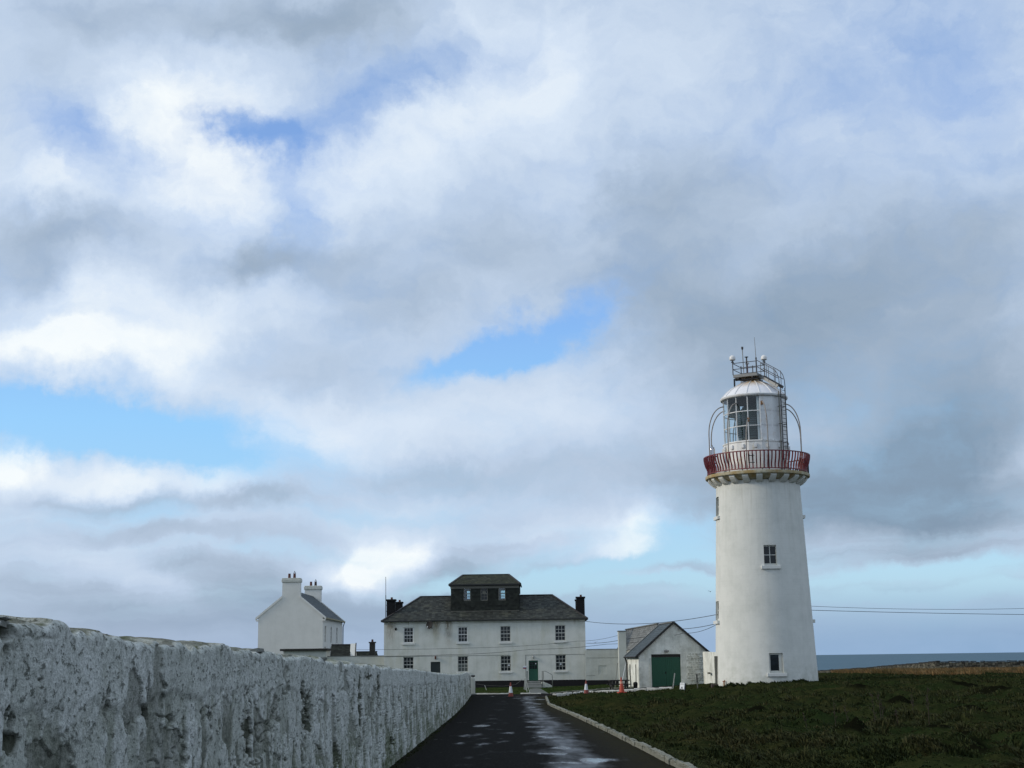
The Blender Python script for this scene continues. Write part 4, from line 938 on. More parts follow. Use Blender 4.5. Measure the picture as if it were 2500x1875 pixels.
# fittings on the house front
def wall_lamp(x, z, label, loc_fn, mat):
    t = thing('wall_lamp', label, 'wall lamp', loc_fn(x, 0, z), R(-1.0))
    g = G(); g.box(-0.06, 0.06, -0.03, -0.002, -0.14, 0.14); g.build('bracket', M['metal'], t)
    g = G(); g.lathe([(0.0, -0.17), (0.06, -0.15), (0.085, 0.0), (0.085, 0.1), (0.05, 0.16), (0, 0.17)], 12, 0, -0.12); g.build('shade', mat, t, smooth=True)
wall_lamp(-4.79, 2.92, 'bulkhead lamp above the half hidden dark door near the roadside wall', on_house, M['pot'])
wall_lamp(4.72, 2.86, 'bulkhead lamp on the wall above the green front door', on_house, M['lampglass'])
t = thing('satellite_dish', 'dark satellite dish under the eaves of the long white house', 'satellite dish', on_house(-5.08, -0.02, 6.0), R(-32))
g = G(); prof = [(0.0, 0.0), (0.15, 0.012), (0.30, 0.05), (0.38, 0.09), (0.385, 0.10), (0.30, 0.065), (0.15, 0.027), (0.0, 0.015)]
g.lathe(prof, 24, close=False); o = g.build('dish', M['black'], t, (0, -0.42, 0.05), smooth=True); o.rotation_euler = (R(78), 0, 0)
g = G(); g.tube([(0, 0, -0.25), (0, -0.3, -0.2), (0, -0.42, 0)], 0.025); g.build('bracket', M['metal'], t)
g = G(); g.tube([(0, -0.42, -0.33), (0, -0.85, -0.16)], 0.018); g.build('feed_arm', M['metal'], t)
g = G(); g.lathe([(0.0, 0), (0.05, 0.0), (0.045, 0.12), (0, 0.12)], 10, 0, -0.86); g.build('receiver', M['sign_white'], t, (0, 0, -0.18))
t = thing('alarm_bell', 'small dark round alarm bell high at the left end of the house front', 'alarm bell', on_house(-8.67, -0.004, 5.72), R(-1))
g = G(); g.lathe([(0.0, 0.12), (0.07, 0.10), (0.11, 0.04), (0.115, 0.0), (0, 0)], 16); o = g.build('bell', M['black'], t, smooth=True); o.rotation_euler = (R(90), 0, 0)
g = G(); g.box(-0.09, 0.09, 0.0, 0.004, -0.14, 0.14); g.build('backplate', M['metal'], t)
t = thing('door_sign', 'small white and red sign on the wall left of the green front door', 'sign', on_house(3.87, -0.004, 1.90), R(-1))
g = G(); g.box(-0.17, 0.17, -0.02, 0, -0.13, 0.13); g.build('board', M['sign_white'], t)
g = G(); g.box(-0.165, 0.165, -0.024, -0.021, -0.125, -0.05); g.build('red_band', M['sign_red'], t)
g = G(); g.box(-0.165, 0.165, -0.024, -0.021, -0.045, 0.0); g.build('blue_band', M['sign_blue'], t)
t = thing('aerial_mast', 'thin tall aerial mast strapped to the black chimney at the left of the roof', 'aerial', (-12.78, 141.45, 5.4))
g = G(); g.tube([(0, 0, 0.2), (0.0, 0, 2.5)], 0.045, 6); g.tube([(0, 0, 2.5), (-0.01, 0, 4.3)], 0.028, 6); g.build('pole', M['metal'], t)
g = G()
for z in (0.9, 1.5): g.box(0.0, 0.15, -0.03, 0.03, z, z+0.05)
g.build('strap', M['metal'], t)

# doorstep ramp, handrails, fence stakes
t = thing('door_steps', 'pale concrete steps leading up to the green front door', 'steps', (1.72, 139.7, -1.15))
g = G(); g.box(-0.62, 0.66, -1.4, 0.2, -0.1, 0.56); g.box(-0.64, 0.68, -3.1, -1.403, -0.1, 0.36); g.box(-0.68, 0.72, -5.0, -3.103, -0.1, 0.17); g.build('step', M['concrete'], t, bevel=0.02)
g = G(); P = [(0.70, -0.1), (0.70, 0.50), (0.95, 0.50), (1.6, 0.22), (1.75, 0.10), (1.75, -0.1)]
b0 = len(g.v)
for y in (-2.6, -1.2):
    for x, z in P: g.v.append((x+0.35*0, y, z))
n = len(P); g.f.append(tuple(range(n))); g.f.append(tuple(range(n, 2*n))[::-1])
for k in range(n): g.f.append((k, n+k, n+(k+1) % n, (k+1) % n))
g.build('side_ramp', M['yard_white'], t, bevel=0.02)
t = thing('handrail', 'grey tubular handrail sloping down to the right of the green door', 'handrail', (2.5, 137.0, -1.15))
g = G(); g.tube([(0.0, 0, 0.1), (0.0, 0, 1.50), (0.33, 0, 1.50), (0.93, -0.2, 1.18), (0.96, -0.2, 1.10), (0.96, -0.2, 0.0)], 0.032, 8); g.build('rail', M['rail_grey'], t, smooth=True)
g = G(); g.tube([(0.12, 0.9, 0.1), (0.12, 0.9, 1.52), (0.0, 0.0, 1.50)], 0.03, 8); g.build('rear_post', M['rail_grey'], t, smooth=True)
t = thing('handrail', 'short grey handrail standing just left of the green door', 'handrail', (1.02, 137.2, -1.15))
g = G(); g.tube([(0.0, 0, 0.1), (0.0, 0, 1.50), (0.12, 1.0, 1.52), (0.12, 1.0, 0.1)], 0.032, 8); g.build('rail', M['rail_grey'], t, smooth=True)
t = thing('stake_fence', 'leaning white wooden stakes beside the path to the green door', 'fence', (0.9, 125, -1.15))
for i, (x, y, h, lx) in enumerate([(0.22, -8.0, 1.12, -0.32), (0.02, -5.2, 1.05, -0.22), (0.05, -2.5, 1.0, -0.18), (-0.12, 0.5, 1.02, 0.06), (-0.02, 3.0, 1.0, 0.05), (-0.18, 5.0, 0.96, 0.10), (0.06, 7.5, 1.05, -0.05)]):
    g = G(); g.beam((x, y, -0.05), (x+lx, y+0.1, h), 0.055, 0.04, (0, 1, 0)); g.build('stake', M['timber_pale'], t)
g = G(); g.tube([(-0.12, -8.0, 0.9), (-0.1, -2.5, 0.78), (-0.07, 0.5, 0.85), (-0.05, 7.4, 0.86)], 0.012, 5); g.build('fence_wire', M['rope'], t)
t = tag(G().tube([(-3.1, 113.5, -0.35), (-2.2, 117, -0.55), (-1.0, 121, -0.68), (0.0, 125, -0.62), (0.55, 129.8, -0.30)], 0.016, 5).build('rope', M['rope']), 'slack grey rope strung across the lawn from gate post to stakes', 'rope')
t = thing('leaning_stake', 'lone white stake leaning on the lawn near the gate post', 'stake', (-2.72, 128, -1.15))
g = G(); g.beam((0.12, 0, -0.05), (-0.05, 0.1, 0.45), 0.045, 0.04, (0, 1, 0)); g.build('stake', M['timber_pale'], t)
g = G(); g.box(-0.075, -0.025, 0.06, 0.14, 0.40, 0.46); g.build('cap', M['sign_white'], t)

# ------------------------------------------------------------------ the white gabled house behind the wall
def build_white_house():
    W = thing('gabled_house', 'plain white gabled house with two big chimneys rising behind the roadside wall', 'house', (-23.52, 150.0, -1.15))
    hw, Lh, ze, zr = 3.38, 17.0, 7.30, 10.05
    g = G()
    g.q((-hw, 0, -0.3), (hw, 0, -0.3), (hw, 0, ze), (0, 0, zr), (-hw, 0, ze)); g.q((hw, Lh, -0.3), (-hw, Lh, -0.3), (-hw, Lh, ze), (0, Lh, zr), (hw, Lh, ze))
    g.q((-hw, Lh, -0.3), (-hw, 0, -0.3), (-hw, 0, ze), (-hw, Lh, ze))
    g2 = G(); hs = [(y-0.55, y+0.55, z, z+1.75) for y in (2.15, 6.95, 12.0) for z in (4.62,)]+[(y-0.55, y+0.55, 2.4, 4.22) for y in (2.15, 6.95, 12.0)]
    holed(g2, 0, Lh, -0.3, ze, hs, 0, 0.15)
    for f in g2.f: g.q(*[(hw-g2.v[i][1], g2.v[i][0], g2.v[i][2]) for i in f])
    g.build('wall', M['house_white'], W)
    for y in (2.15, 6.95, 12.0):
        for z, h in ((4.62, 1.75), (2.4, 1.82)):
            window(W, hw-0.11, z, 1.1, h, y, 2, 4, M['frame_new'], fw=0.06, rz=R(90))
    ov = 0.26; sl = (zr-ze)/hw
    e0, e1 = ze-ov*sl+0.10, zr+0.10
    g = G(); g.q((hw+ov, 0.15, e0), (hw+ov, Lh-0.15, e0), (0, Lh-0.15, e1), (0, 0.15, e1)); g.q((-hw-ov, 0.15, e0), (0, 0.15, e1), (0, Lh-0.15, e1), (-hw-ov, Lh-0.15, e0))
    rf = g.build('roof', M['slate_blue'], W); s = G(); r = random.Random(8); VL = math.hypot(hw+ov, e1-e0)
    slates(s, (hw+ov, 0.3, e0), (0, 1, 0), (-(hw+ov), 0, e1-e0), lambda v: (0, Lh-0.6), VL, 0.30, 0.23, r)
    slates(s, (-hw-ov, Lh-0.3, e0), (0, -1, 0), (hw+ov, 0, e1-e0), lambda v: (0, Lh-0.6), VL, 0.30, 0.23, r)
    tag(s.build('slates', M['slate_blue'], rf), kind='stuff')
    for y0, mt in ((-0.08, M['house_white']), (Lh-0.27, M['house_white'])):
        g = G()
        for sg in (-1, 1):
            x0, x1 = sg*(hw+0.30), sg*0.93; z1_ = zr-0.93*sl
            P = [(x0, ze-0.30*sl-0.03), (x1, z1_-0.03), (x1, z1_+0.22), (x0, ze-0.30*sl+0.20)]
            V = [(x, y0, z) for x, z in P]+[(x, y0+0.36, z) for x, z in P]; b = len(g.v); g.v += V
            q = [(0, 1, 2, 3), (7, 6, 5, 4), (0, 4, 5, 1), (1, 5, 6, 2), (2, 6, 7, 3), (3, 7, 4, 0)]
            g.f += [tuple(b+i for i in (f if sg < 0 else f[::-1])) for f in q]
        g.build('gable_coping', mt, W)
    for sg in (-1, 1):
        g = G(); x = sg*hw
        g.hexa([(min(x, x+sg*0.24), -0.07, ze-0.42), (max(x, x+sg*0.24), -0.07, ze-0.42), (max(x, x+sg*0.24), 0.25, ze-0.42), (min(x, x+sg*0.24), 0.25, ze-0.42), (min(x, x+sg*0.26), -0.07, ze-0.26), (max(x, x+sg*0.26), -0.07, ze-0.26), (max(x, x+sg*0.26), 0.25, ze-0.26), (min(x, x+sg*0.26), 0.25, ze-0.26)])
        g.build('kneeler', M['house_white'], W)
    for y0 in (0.0, Lh-0.95):
        g = G(); g.box(-0.93, 0.93, y0-0.003, y0+0.95, zr-1.0, 10.98); c = g.build('chimney', M['house_white'], W)
        g = G(); g.box(-1.02, 1.02, y0-0.09, y0+1.04, 10.90, 11.25); g.box(-0.98, 0.98, y0-0.05, y0+1.0, 11.253, 11.36); g.build('chimney_cap', M['yard_white'], c, bevel=0.06)
        for i, x in enumerate((-0.27, 0.27)):
            p = G(); p.lathe([(0.15, 11.35), (0.13, 11.84), (0.11, 11.84), (0.11, 11.6)], 12, x, y0+0.45, close=False); p.build('chimney_pot', M['pot'] if not (i and y0) else M['pot_dark'], c, smooth=False)
        k = G()
        for a in range(5): k.tube([(0.27+0.13*math.cos(a*1.2566), y0+0.45+0.13*math.sin(a*1.2566), 11.84), (0.27, y0+0.45, 12.12)], 0.016, 4)
        k.build('cowl', M['metal'], c)
    g = G(); g.box(hw+ov-0.03, hw+ov+0.10, 0.3, Lh-0.1, e0-0.10, e0+0.03); g.build('gutter', simple('stained_gutter', (0.26, 0.23, 0.13), 0.7, var=0.5, scale=2.0), W)
    g = G(); g.box(hw+0.01, hw+ov-0.04, 0.3, Lh-0.1, e0-0.12, e0-0.06); g.build('soffit', M['yard_white'], W)
    g = G(); g.tube([(hw+ov+0.03, Lh-0.25, e0-0.08), (hw+0.12, Lh-0.25, e0-0.6), (hw+0.12, Lh-0.25, 3.0)], 0.05, 8); g.build('downpipe', M['gutter'], W)
build_white_house()

# ------------------------------------------------------------------ low yard buildings between the two houses
t = thing('flat_roofed_outhouse', 'low outhouse with thin dark flat roof in front of the white gable', 'outhouse', (-20.3, 140.0, -1.15))
g = G(); g.box(-2.3, 1.85, 0, 3, -0.2, 3.72); g.build('wall', M['yard_white'], t)
g = G(); g.box(-2.6, 2.03, -0.3, 3.2, 3.723, 3.93); g.build('roof', M['timber_dark'], t)
def gabled(name, label, cat, loc, w, d, zw, zrg, ov, smat, wmat, rz=0.0, ends=True):
    """small slated roof, ridge along local X, front slope facing -Y"""
    t = thing(name, label, cat, loc, rz)
    g = G(); g.box(-w/2, w/2, 0, d, -0.3, zw); g.build('wall', wmat, t)
    g = G(); g.q((-w/2-ov, -ov, zw), (w/2+ov, -ov, zw), (w/2+ov*0.4, d/2, zrg), (-w/2-ov*0.2, d/2, zrg)); g.q((w/2+ov, d+ov, zw), (-w/2-ov, d+ov, zw), (-w/2-ov*0.2, d/2, zrg), (w/2+ov*0.4, d/2, zrg))
    g.q((-w/2, 0, zw), (-w/2, d/2, zrg-0.05), (-w/2, d, zw)); g.q((w/2, 0, zw), (w/2, d, zw), (w/2, d/2, zrg-0.05))
    rf = g.build('roof', smat, t); s = G(); VL = math.hypot(d/2+ov, zrg-zw)
    slates(s, (-w/2-ov, -ov, zw), (1, 0, 0), (0, d/2+ov, zrg-zw), lambda v: (0, w+2*ov), VL, 0.28, 0.2, random.Random(4))
    tag(s.build('slates', smat, rf), kind='stuff')
    g = G(); g.box(-w/2-ov, w/2+ov, d/2-0.09, d/2+0.09, zrg-0.01, zrg+0.08); g.build('ridge_tiles', M['ridge'], rf)
    return t
t = gabled('slated_outhouse', 'small outhouse with black slate roof poking above the roadside wall', 'outhouse', (-17.55, 144.0, -1.15), 1.7, 2.4, 3.12, 4.30, 0.15, M['slate_dark'], M['yard_white'], R(2))
g = G(); P = [(0, 0.0, 3.0), (0, 0.9, 4.42), (0, 1.5, 4.42), (0, 2.4, 3.0), (0, 2.4, -0.2), (0, 0.0, -0.2)]
for dx in (0.95, 1.45):
    for p in P: g.v.append((dx, p[1], p[2]))
g.f.append((0, 1, 2, 3, 4, 5)); g.f.append((11, 10, 9, 8, 7, 6))
for k in range(6): g.f.append((k, 6+k, 6+(k+1) % 6, (k+1) % 6))
g.build('gable_wall', M['house_white'], t)
g = G(); g.beam((1.50, -0.1, 2.9), (1.50, 0.95, 4.46), 0.10, 0.09); g.build('barge_board', M['timber_dark'], t)
t = gabled('low_cottage', 'low grey cottage roof with one tall brown chimney beside the long house', 'cottage', (-16.2, 152.0, -1.15), 2.6, 4.0, 2.9, 3.62, 0.1, M['slate_green'], M['concrete'])
g = G(); g.box(0.70, 1.26, 0.6, 1.2, 2.6, 4.52); g.box(0.62, 1.34, 0.52, 1.28, 4.523, 4.66); c = g.build('chimney', simple('brown_chimney', (0.045, 0.043, 0.036), 0.9, var=0.3, bump=0.4), t)
g = G(); g.lathe([(0.12, 4.66), (0.10, 4.92), (0.08, 4.92)], 12, 0.98, 0.9); g.build('chimney_pot', M['pot'], c)
t = thing('yard_wall', 'white rendered yard wall joining the left end of the long house', 'wall', (-15.6, 141.0, -1.15))
g = G(); g.box(-3.2, 2.75, 0, 0.35, -0.2, 3.12); g.build('face', M['yard_white'], t)
g = G(); g.box(-3.2, 2.75, -0.03, 0.38, 3.123, 3.19); g.build('coping', M['concrete'], t)

# ------------------------------------------------------------------ walls and sheds between house and lighthouse
t = thing('link_wall', 'white yard wall with black base between the house and the garage', 'wall', (6.86, 139.3, -1.17))
g = G(); holed(g, -0.12, 3.6, 0.6, 3.50, [(1.1, 1.92, 1.16, 1.98)], 0, 0.05); g.q((1.1, .05, 1.16), (1.92, .05, 1.16), (1.92, .05, 1.98), (1.1, .05, 1.98)); g.box(-0.12, 3.6, 0.12, 0.35, 0.6, 3.5); g.build('face', M['yard_white'], t)
g = G(); g.box(0, 3.6, -0.03, 0.38, 3.503, 3.56); g.build('coping', M['concrete'], t)
g = G(); g.box(-0.12, 3.6, -0.03, 0.35, -0.25, 0.597); g.build('plinth', M['black'], t)
g = G(); g.box(0.0, 3.6, -0.012, -0.002, 2.70, 2.72); g.box(0.0, 0.82, -0.012, -0.002, 1.02, 1.045); g.build('wall_conduit', M['timber_grey'], t)

def build_rear_store():
    B = thing('rear_store', 'long store with pale slate roof and white buttress behind the green-doored garage', 'store', (12.54, 126.0, 0))
    n, f = Vector((0, 0, 4.39)), Vector((-1.12, 22.0, 4.33))
    el, er = Vector((-1.05, 0, -2.1)), Vector((3.6, 0, -2.3))
    g = G(); g.q(n+el, n, f, f+el); g.q(n, n+er, f+er, f)
    rf = g.build('roof', M['slate_pale'], B); s = G()
    V = -el; slates(s, f+el, (n-f), V, lambda v: (0.05, (f-n).length-0.05), V.length, 0.3, 0.24, random.Random(6))
    tag(s.build('slates', M['slate_pale'], rf), kind='stuff')
    g = G(); g.beam(n+Vector((0, 0, .04)), f+Vector((0, 0, .04)), 0.22, 0.09); g.build('ridge_tiles', M['slate_pale'], rf)
    g = G(); a, b = n+el+Vector((0.12, 0.1, -0.02)), f+el+Vector((0.12, -0.1, -0.02)); c, d = f+er+Vector((-0.1, -0.1, -0.02)), n+er+Vector((-0.1, 0.1, -0.02))
    z = -1.3
    for p, q in ((a, b), (b, c), (c, d), (d, a)): g.q((p.x, p.y, z), (q.x, q.y, z), tuple(q), tuple(p))
    g.q(tuple(d), tuple(a), (0, 0.1, 4.33)); g.q(tuple(b), tuple(c), (-1.12, 21.9, 4.27))
    g.build('wall', M['yard_white'], B)
    g = G(); g.box(-3.34, -2.67, 2.0, 3.0, -1.4, 3.82); g.build('buttress', M['yard_white'], B)
    g = G(); g.box(-3.38, -2.63, 1.96, 3.04, 3.823, 3.90); g.build('buttress_cap', M['slate_pale'], B)
build_rear_store()

def build_garage():
    K = thing('garage', 'white stone garage with slate roof and wide green double doors', 'garage', (13.02, 118.0, -0.78), R(4.2))
    hw, Lg, ze, zr = 2.97, 6.2, 2.55, 5.10
    g = G(); hole = (-1.92, 0.50, 0.0, 2.58)
    # front gable: rectangle with the door opening, triangle above
    holed(g, -hw, hw, -0.4, ze, [(hole[0], hole[1], -0.4, ze)], 0, 0.22)
    g.q((-hw, 0, ze), (hw, 0, ze), (0, 0, zr-0.04)); g.q((hw, Lg, -0.4), (-hw, Lg, -0.4), (-hw, Lg, ze), (0, Lg, zr-0.04), (hw, Lg, ze))
    g.q((-hw, Lg, -0.4), (-hw, 0, -0.4), (-hw, 0, ze), (-hw, Lg, ze)); g.q((hw, 0, -0.4), (hw, Lg, -0.4), (hw, Lg, ze), (hw, 0, ze))
    g.build('wall', M['shed_white'], K)
    # rubble stones that show through the limewash on the right of the doors
    r = random.Random(12); k = 0; z = 0.05
    while z < 2.5:
        x = 0.95+r.uniform(0, .2); rowh = r.uniform(0.10, 0.19)
        while x < hw-0.12:
            w_ = r.uniform(0.14, 0.36)
            if r.random() < 0.86:
                s = G(); x1 = min(x+w_, hw-0.06); zz = z+r.uniform(-.015, .015); p = -0.015-r.uniform(0.0, 0.05); j = lambda: r.uniform(-.018, .018)
                s.v = [(x+j(), 0.01, zz+j()), (x1+j(), 0.01, zz+j()), (x1+j(), 0.01, zz+rowh+j()), (x+j(), 0.01, zz+rowh+j()), (x+.03, p, zz+.025), (x1-.03, p, zz+.025), (x1-.03, p, zz+rowh-.025), (x+.03, p, zz+rowh-.025)]
                s.f = [(4, 5, 6, 7), (0, 1, 5, 4), (1, 2, 6, 5), (2, 3, 7, 6), (3, 0, 4, 7)]
                s.build('stone', M['stone_white'], K); k += 1
            x += w_+0.025
        z += rowh+0.025
    for sg, nm in ((-1, 'garage_door'), (1, 'garage_door')):
        x0, x1 = (hole[0], -0.715) if sg < 0 else (-0.705, hole[1])
        g = G(); g.box(x0, x1, 0.12, 0.17, -0.3, 2.30); dr = g.build(nm, M['door_green'], K)
        n = 8; w_ = (x1-x0)/n
        for i in range(n):
            b = G(); b.box(x0+i*w_+0.006, x0+(i+1)*w_-0.006, 0.105+0.003*(i % 2), 0.119, -0.3, 2.30); b.build('board', M['door_green'], dr)
    g = G(); g.box(-0.79, -0.70, 0.085, 0.104, 0.98, 1.14); g.build('door_handle', M['black'], K)
    g = G(); g.box(hole[0]+0.002, hole[1]-0.002, 0.10, 0.20, 2.303, ze-0.002); g.build('lintel', M['timber_dark'], K)
    g = G(); g.box(-2.06, -1.93, -0.05, 0.05, -0.3, 2.28); g.build('door_pilaster', M['yard_white'], K)
    ov = 0.20; sl = (zr-ze)/hw; e0 = ze-ov*sl+0.02; ex = hw+ov; yf = -0.07
    g = G(); g.q((ex, yf, e0), (ex, Lg, e0), (0, Lg, zr), (0, yf, zr)); g.q((-ex, yf, e0), (0, yf, zr), (0, Lg, zr), (-ex, Lg, e0))
    rf = g.build('roof', M['slate_blue'], K); s = G(); VL = math.hypot(ex, zr-e0)
    slates(s, (-ex, Lg, e0), (0, -1, 0), (ex, 0, zr-e0), lambda v: (0, Lg-yf), VL, 0.32, 0.26, r)
    slates(s, (ex, yf, e0), (0, 1, 0), (-ex, 0, zr-e0), lambda v: (0, Lg-yf), VL, 0.32, 0.26, r)
    tag(s.build('slates', M['slate_blue'], rf), kind='stuff')
    g = G()
    for sg in (-1, 1): g.beam((sg*ex, yf-0.05, e0+0.0), (sg*0.03, yf-0.05, zr+0.0), 0.10, 0.17, (0, 0, 1))
    g.build('barge_board', M['gutter'], rf)
    g = G(); g.beam((0, yf, zr+.04), (0, Lg, zr+.04), 0.2, 0.08); g.build('ridge_tiles', M['slate_pale'], rf)
    g = G(); g.beam((-ex, Lg, e0+0.06), (0, Lg, zr+0.06), 0.26, 0.07); g.build('rear_flashing', M['slate_pale'], rf)
    g = G()
    for i in range(14): g.lathe([(0.0, 0), (0.075, 0.0), (0.075, 0.44), (0, 0.44)], 8, 0, 0); 
    g = G(); g.tube([(-ex-0.04, -0.1, e0-0.05), (-ex-0.04, Lg, e0-0.05)], 0.08, 8); g.build('gutter', M['gutter'], K)
    g = G(); g.tube([(-ex-0.04, Lg-0.3, e0-0.05), (-hw-0.09, Lg-0.3, e0-0.5), (-hw-0.09, Lg-0.3, -0.2)], 0.065, 8); g.build('downpipe', M['gutter'], K)
    return Matrix.Translation((13.02, 118.0, -0.78)) @ Matrix.Rotation(R(4.2), 4, 'Z')
KM = build_garage()
t = thing('floodlight', 'small grey floodlight on the gable above the green garage doors', 'lamp', KM @ Vector((-0.66, -0.004, 2.80)), R(4.2))
g = G(); g.box(-0.20, 0.20, -0.16, -0.03, -0.07, 0.07); g.build('housing', M['metal_pale'], t, bevel=0.02)
g = G(); g.box(-0.05, 0.05, -0.029, 0, -0.1, 0.1); g.build('bracket', M['metal'], t)
for x, y, h, wd, lb, mt, nm in ((-3.03, 4.4, 1.75, 0.20, 'wide grey board leaning on the side wall of the garage', 'timber_grey', 'plank'), (-3.02, 1.35, 1.75, 0.10, 'narrow grey board leaning on the garage wall near its front corner', 'timber_grey', 'plank')):
    p = KM @ Vector((x, y, -0.1)); q = KM @ Vector((x+0.02, y+0.15, h))
    g = G(); g.beam((0, 0, 0), tuple(q-p), wd, 0.04, (1, 0, 0)); tag(g.build(nm, M[mt], None, tuple(p)), lb, 'plank')
for (a, b, lb, w_, mt) in (((8.78, 121.2, -1.0), (9.38, 123.0, 1.0), 'pale plank propped against the buttress, leaning right, nearer the picnic table', 0.16, 'sign_white'), ((8.28, 121.0, -1.0), (8.72, 123.2, 1.05), 'thin grey plank propped leftmost, in front of the link wall', 0.12, 'timber_grey')):
    g = G(); g.beam((0, 0, 0), tuple(Vector(b)-Vector(a)), w_, 0.04, (1, 0.2, 0)); tag(g.build('plank', M[mt], None, a), lb, 'plank')
# picnic table
t = thing('picnic_table', 'dark wooden picnic table beside the garage', 'picnic table', (8.30, 116.4, float(zg(8.30, 116.4))+0.03), R(6))
g = G()
tp = None
for i in range(5):
    g = G(); g.box(-0.82, 0.82, -0.36+i*0.146, -0.36+i*0.146+0.135, 0.66, 0.75); g.build('top_board', M['timber_dark'], t)
for y in (-0.78, 0.58):
    g = G(); g.box(-0.85, 0.85, y, y+0.25, 0.36, 0.445); g.build('bench_seat', M['timber_dark'], t)
for x in (-0.6, 0.6):
    g = G(); g.beam((x, -0.28, 0.69), (x, -0.62, -0.05), 0.16, 0.09, (1, 0, 0)); g.beam((x, 0.28, 0.69), (x, 0.62, -0.05), 0.16, 0.09, (1, 0, 0)); g.box(x-0.04, x+0.04, -0.76, 0.78, 0.22, 0.357); g.build('leg_frame', M['timber_dark'], t)
t = thing('waste_bin', 'small dark round bin on the ground right of the picnic table', 'bin', (9.62, 116.3, float(zg(9.62, 116.3))))
g = G(); g.lathe([(0.15, 0), (0.19, 0.40), (0.17, 0.43)], 14); g.build('body', M['black'], t); g = G(); g.lathe([(0.19, 0.43), (0.14, 0.52), (0, 0.55)], 14); g.build('lid', M['black'], t)

# low wall from the garage to the lighthouse
t = thing('low_white_wall', 'low limewashed wall joining the garage to the lighthouse', 'wall', (15.5, 117.6, 0))
g = G(); d = Vector((0.35, -10.3, 0)); n = Vector((d.y, -d.x, 0)).normalized()*0.2
P = [Vector((0, 0, 0))-n, d-n, d+n, -d*0+n]
g.hexa([(p.x, p.y, -1.2) for p in P]+[(P[0].x, P[0].y, 1.93), (P[1].x, P[1].y, 1.80), (P[2].x, P[2].y, 1.80), (P[3].x, P[3].y, 1.93)]); g.build('face', M['shed_white'], t)
g = G(); g.box(-0.24+0.12, -0.10+0.12, -4.2, -3.4, 0.18, 0.32); g.build('vent_slot', M['timber_grey'], t, (-0.21, 0, 0))
t = thing('old_gate_post', 'tall grey timber gate post standing against the left foot of the lighthouse', 'gate post', (14.40, 103.6, float(zg(14.4, 103.6))))
g = G(); g.box(-0.10, 0.10, -0.10, 0.10, -0.1, 2.22); g.build('post', M['timber_grey'], t, bevel=0.01)
g = G(); g.box(-0.40, 0.32, -0.3, 0.2, -0.2, 0.24); g.build('footing', M['brown'], t, bevel=0.02)
t = thing('fire_hydrant', 'small rusty orange standpipe at the left foot of the lighthouse', 'standpipe', (14.72, 102.2, float(zg(14.72, 102.2))))
g = G(); g.tube([(0, 0, -0.1), (0, 0, 0.42), (0.05, -0.05, 0.5)], 0.05, 8); g.build('pipe', M['rust'], t)
g = G(); g.box(-0.09, 0.09, -0.05, 0.05, 0.40, 0.46); g.build('valve', M['cone'], t)
t = thing('mushroom_light', 'small white capped lamp on a thin pole behind the low white wall', 'lamp', (15.9, 110.2, 0.2))
g = G(); g.tube([(0, 0, 0), (0, 0, 2.12)], 0.03, 6); g.build('pole', M['metal_pale'], t); g = G(); g.lathe([(0.0, 2.08), (0.13, 2.08), (0.12, 2.18), (0, 2.25)], 12); g.build('cap', M['ball'], t, smooth=True)

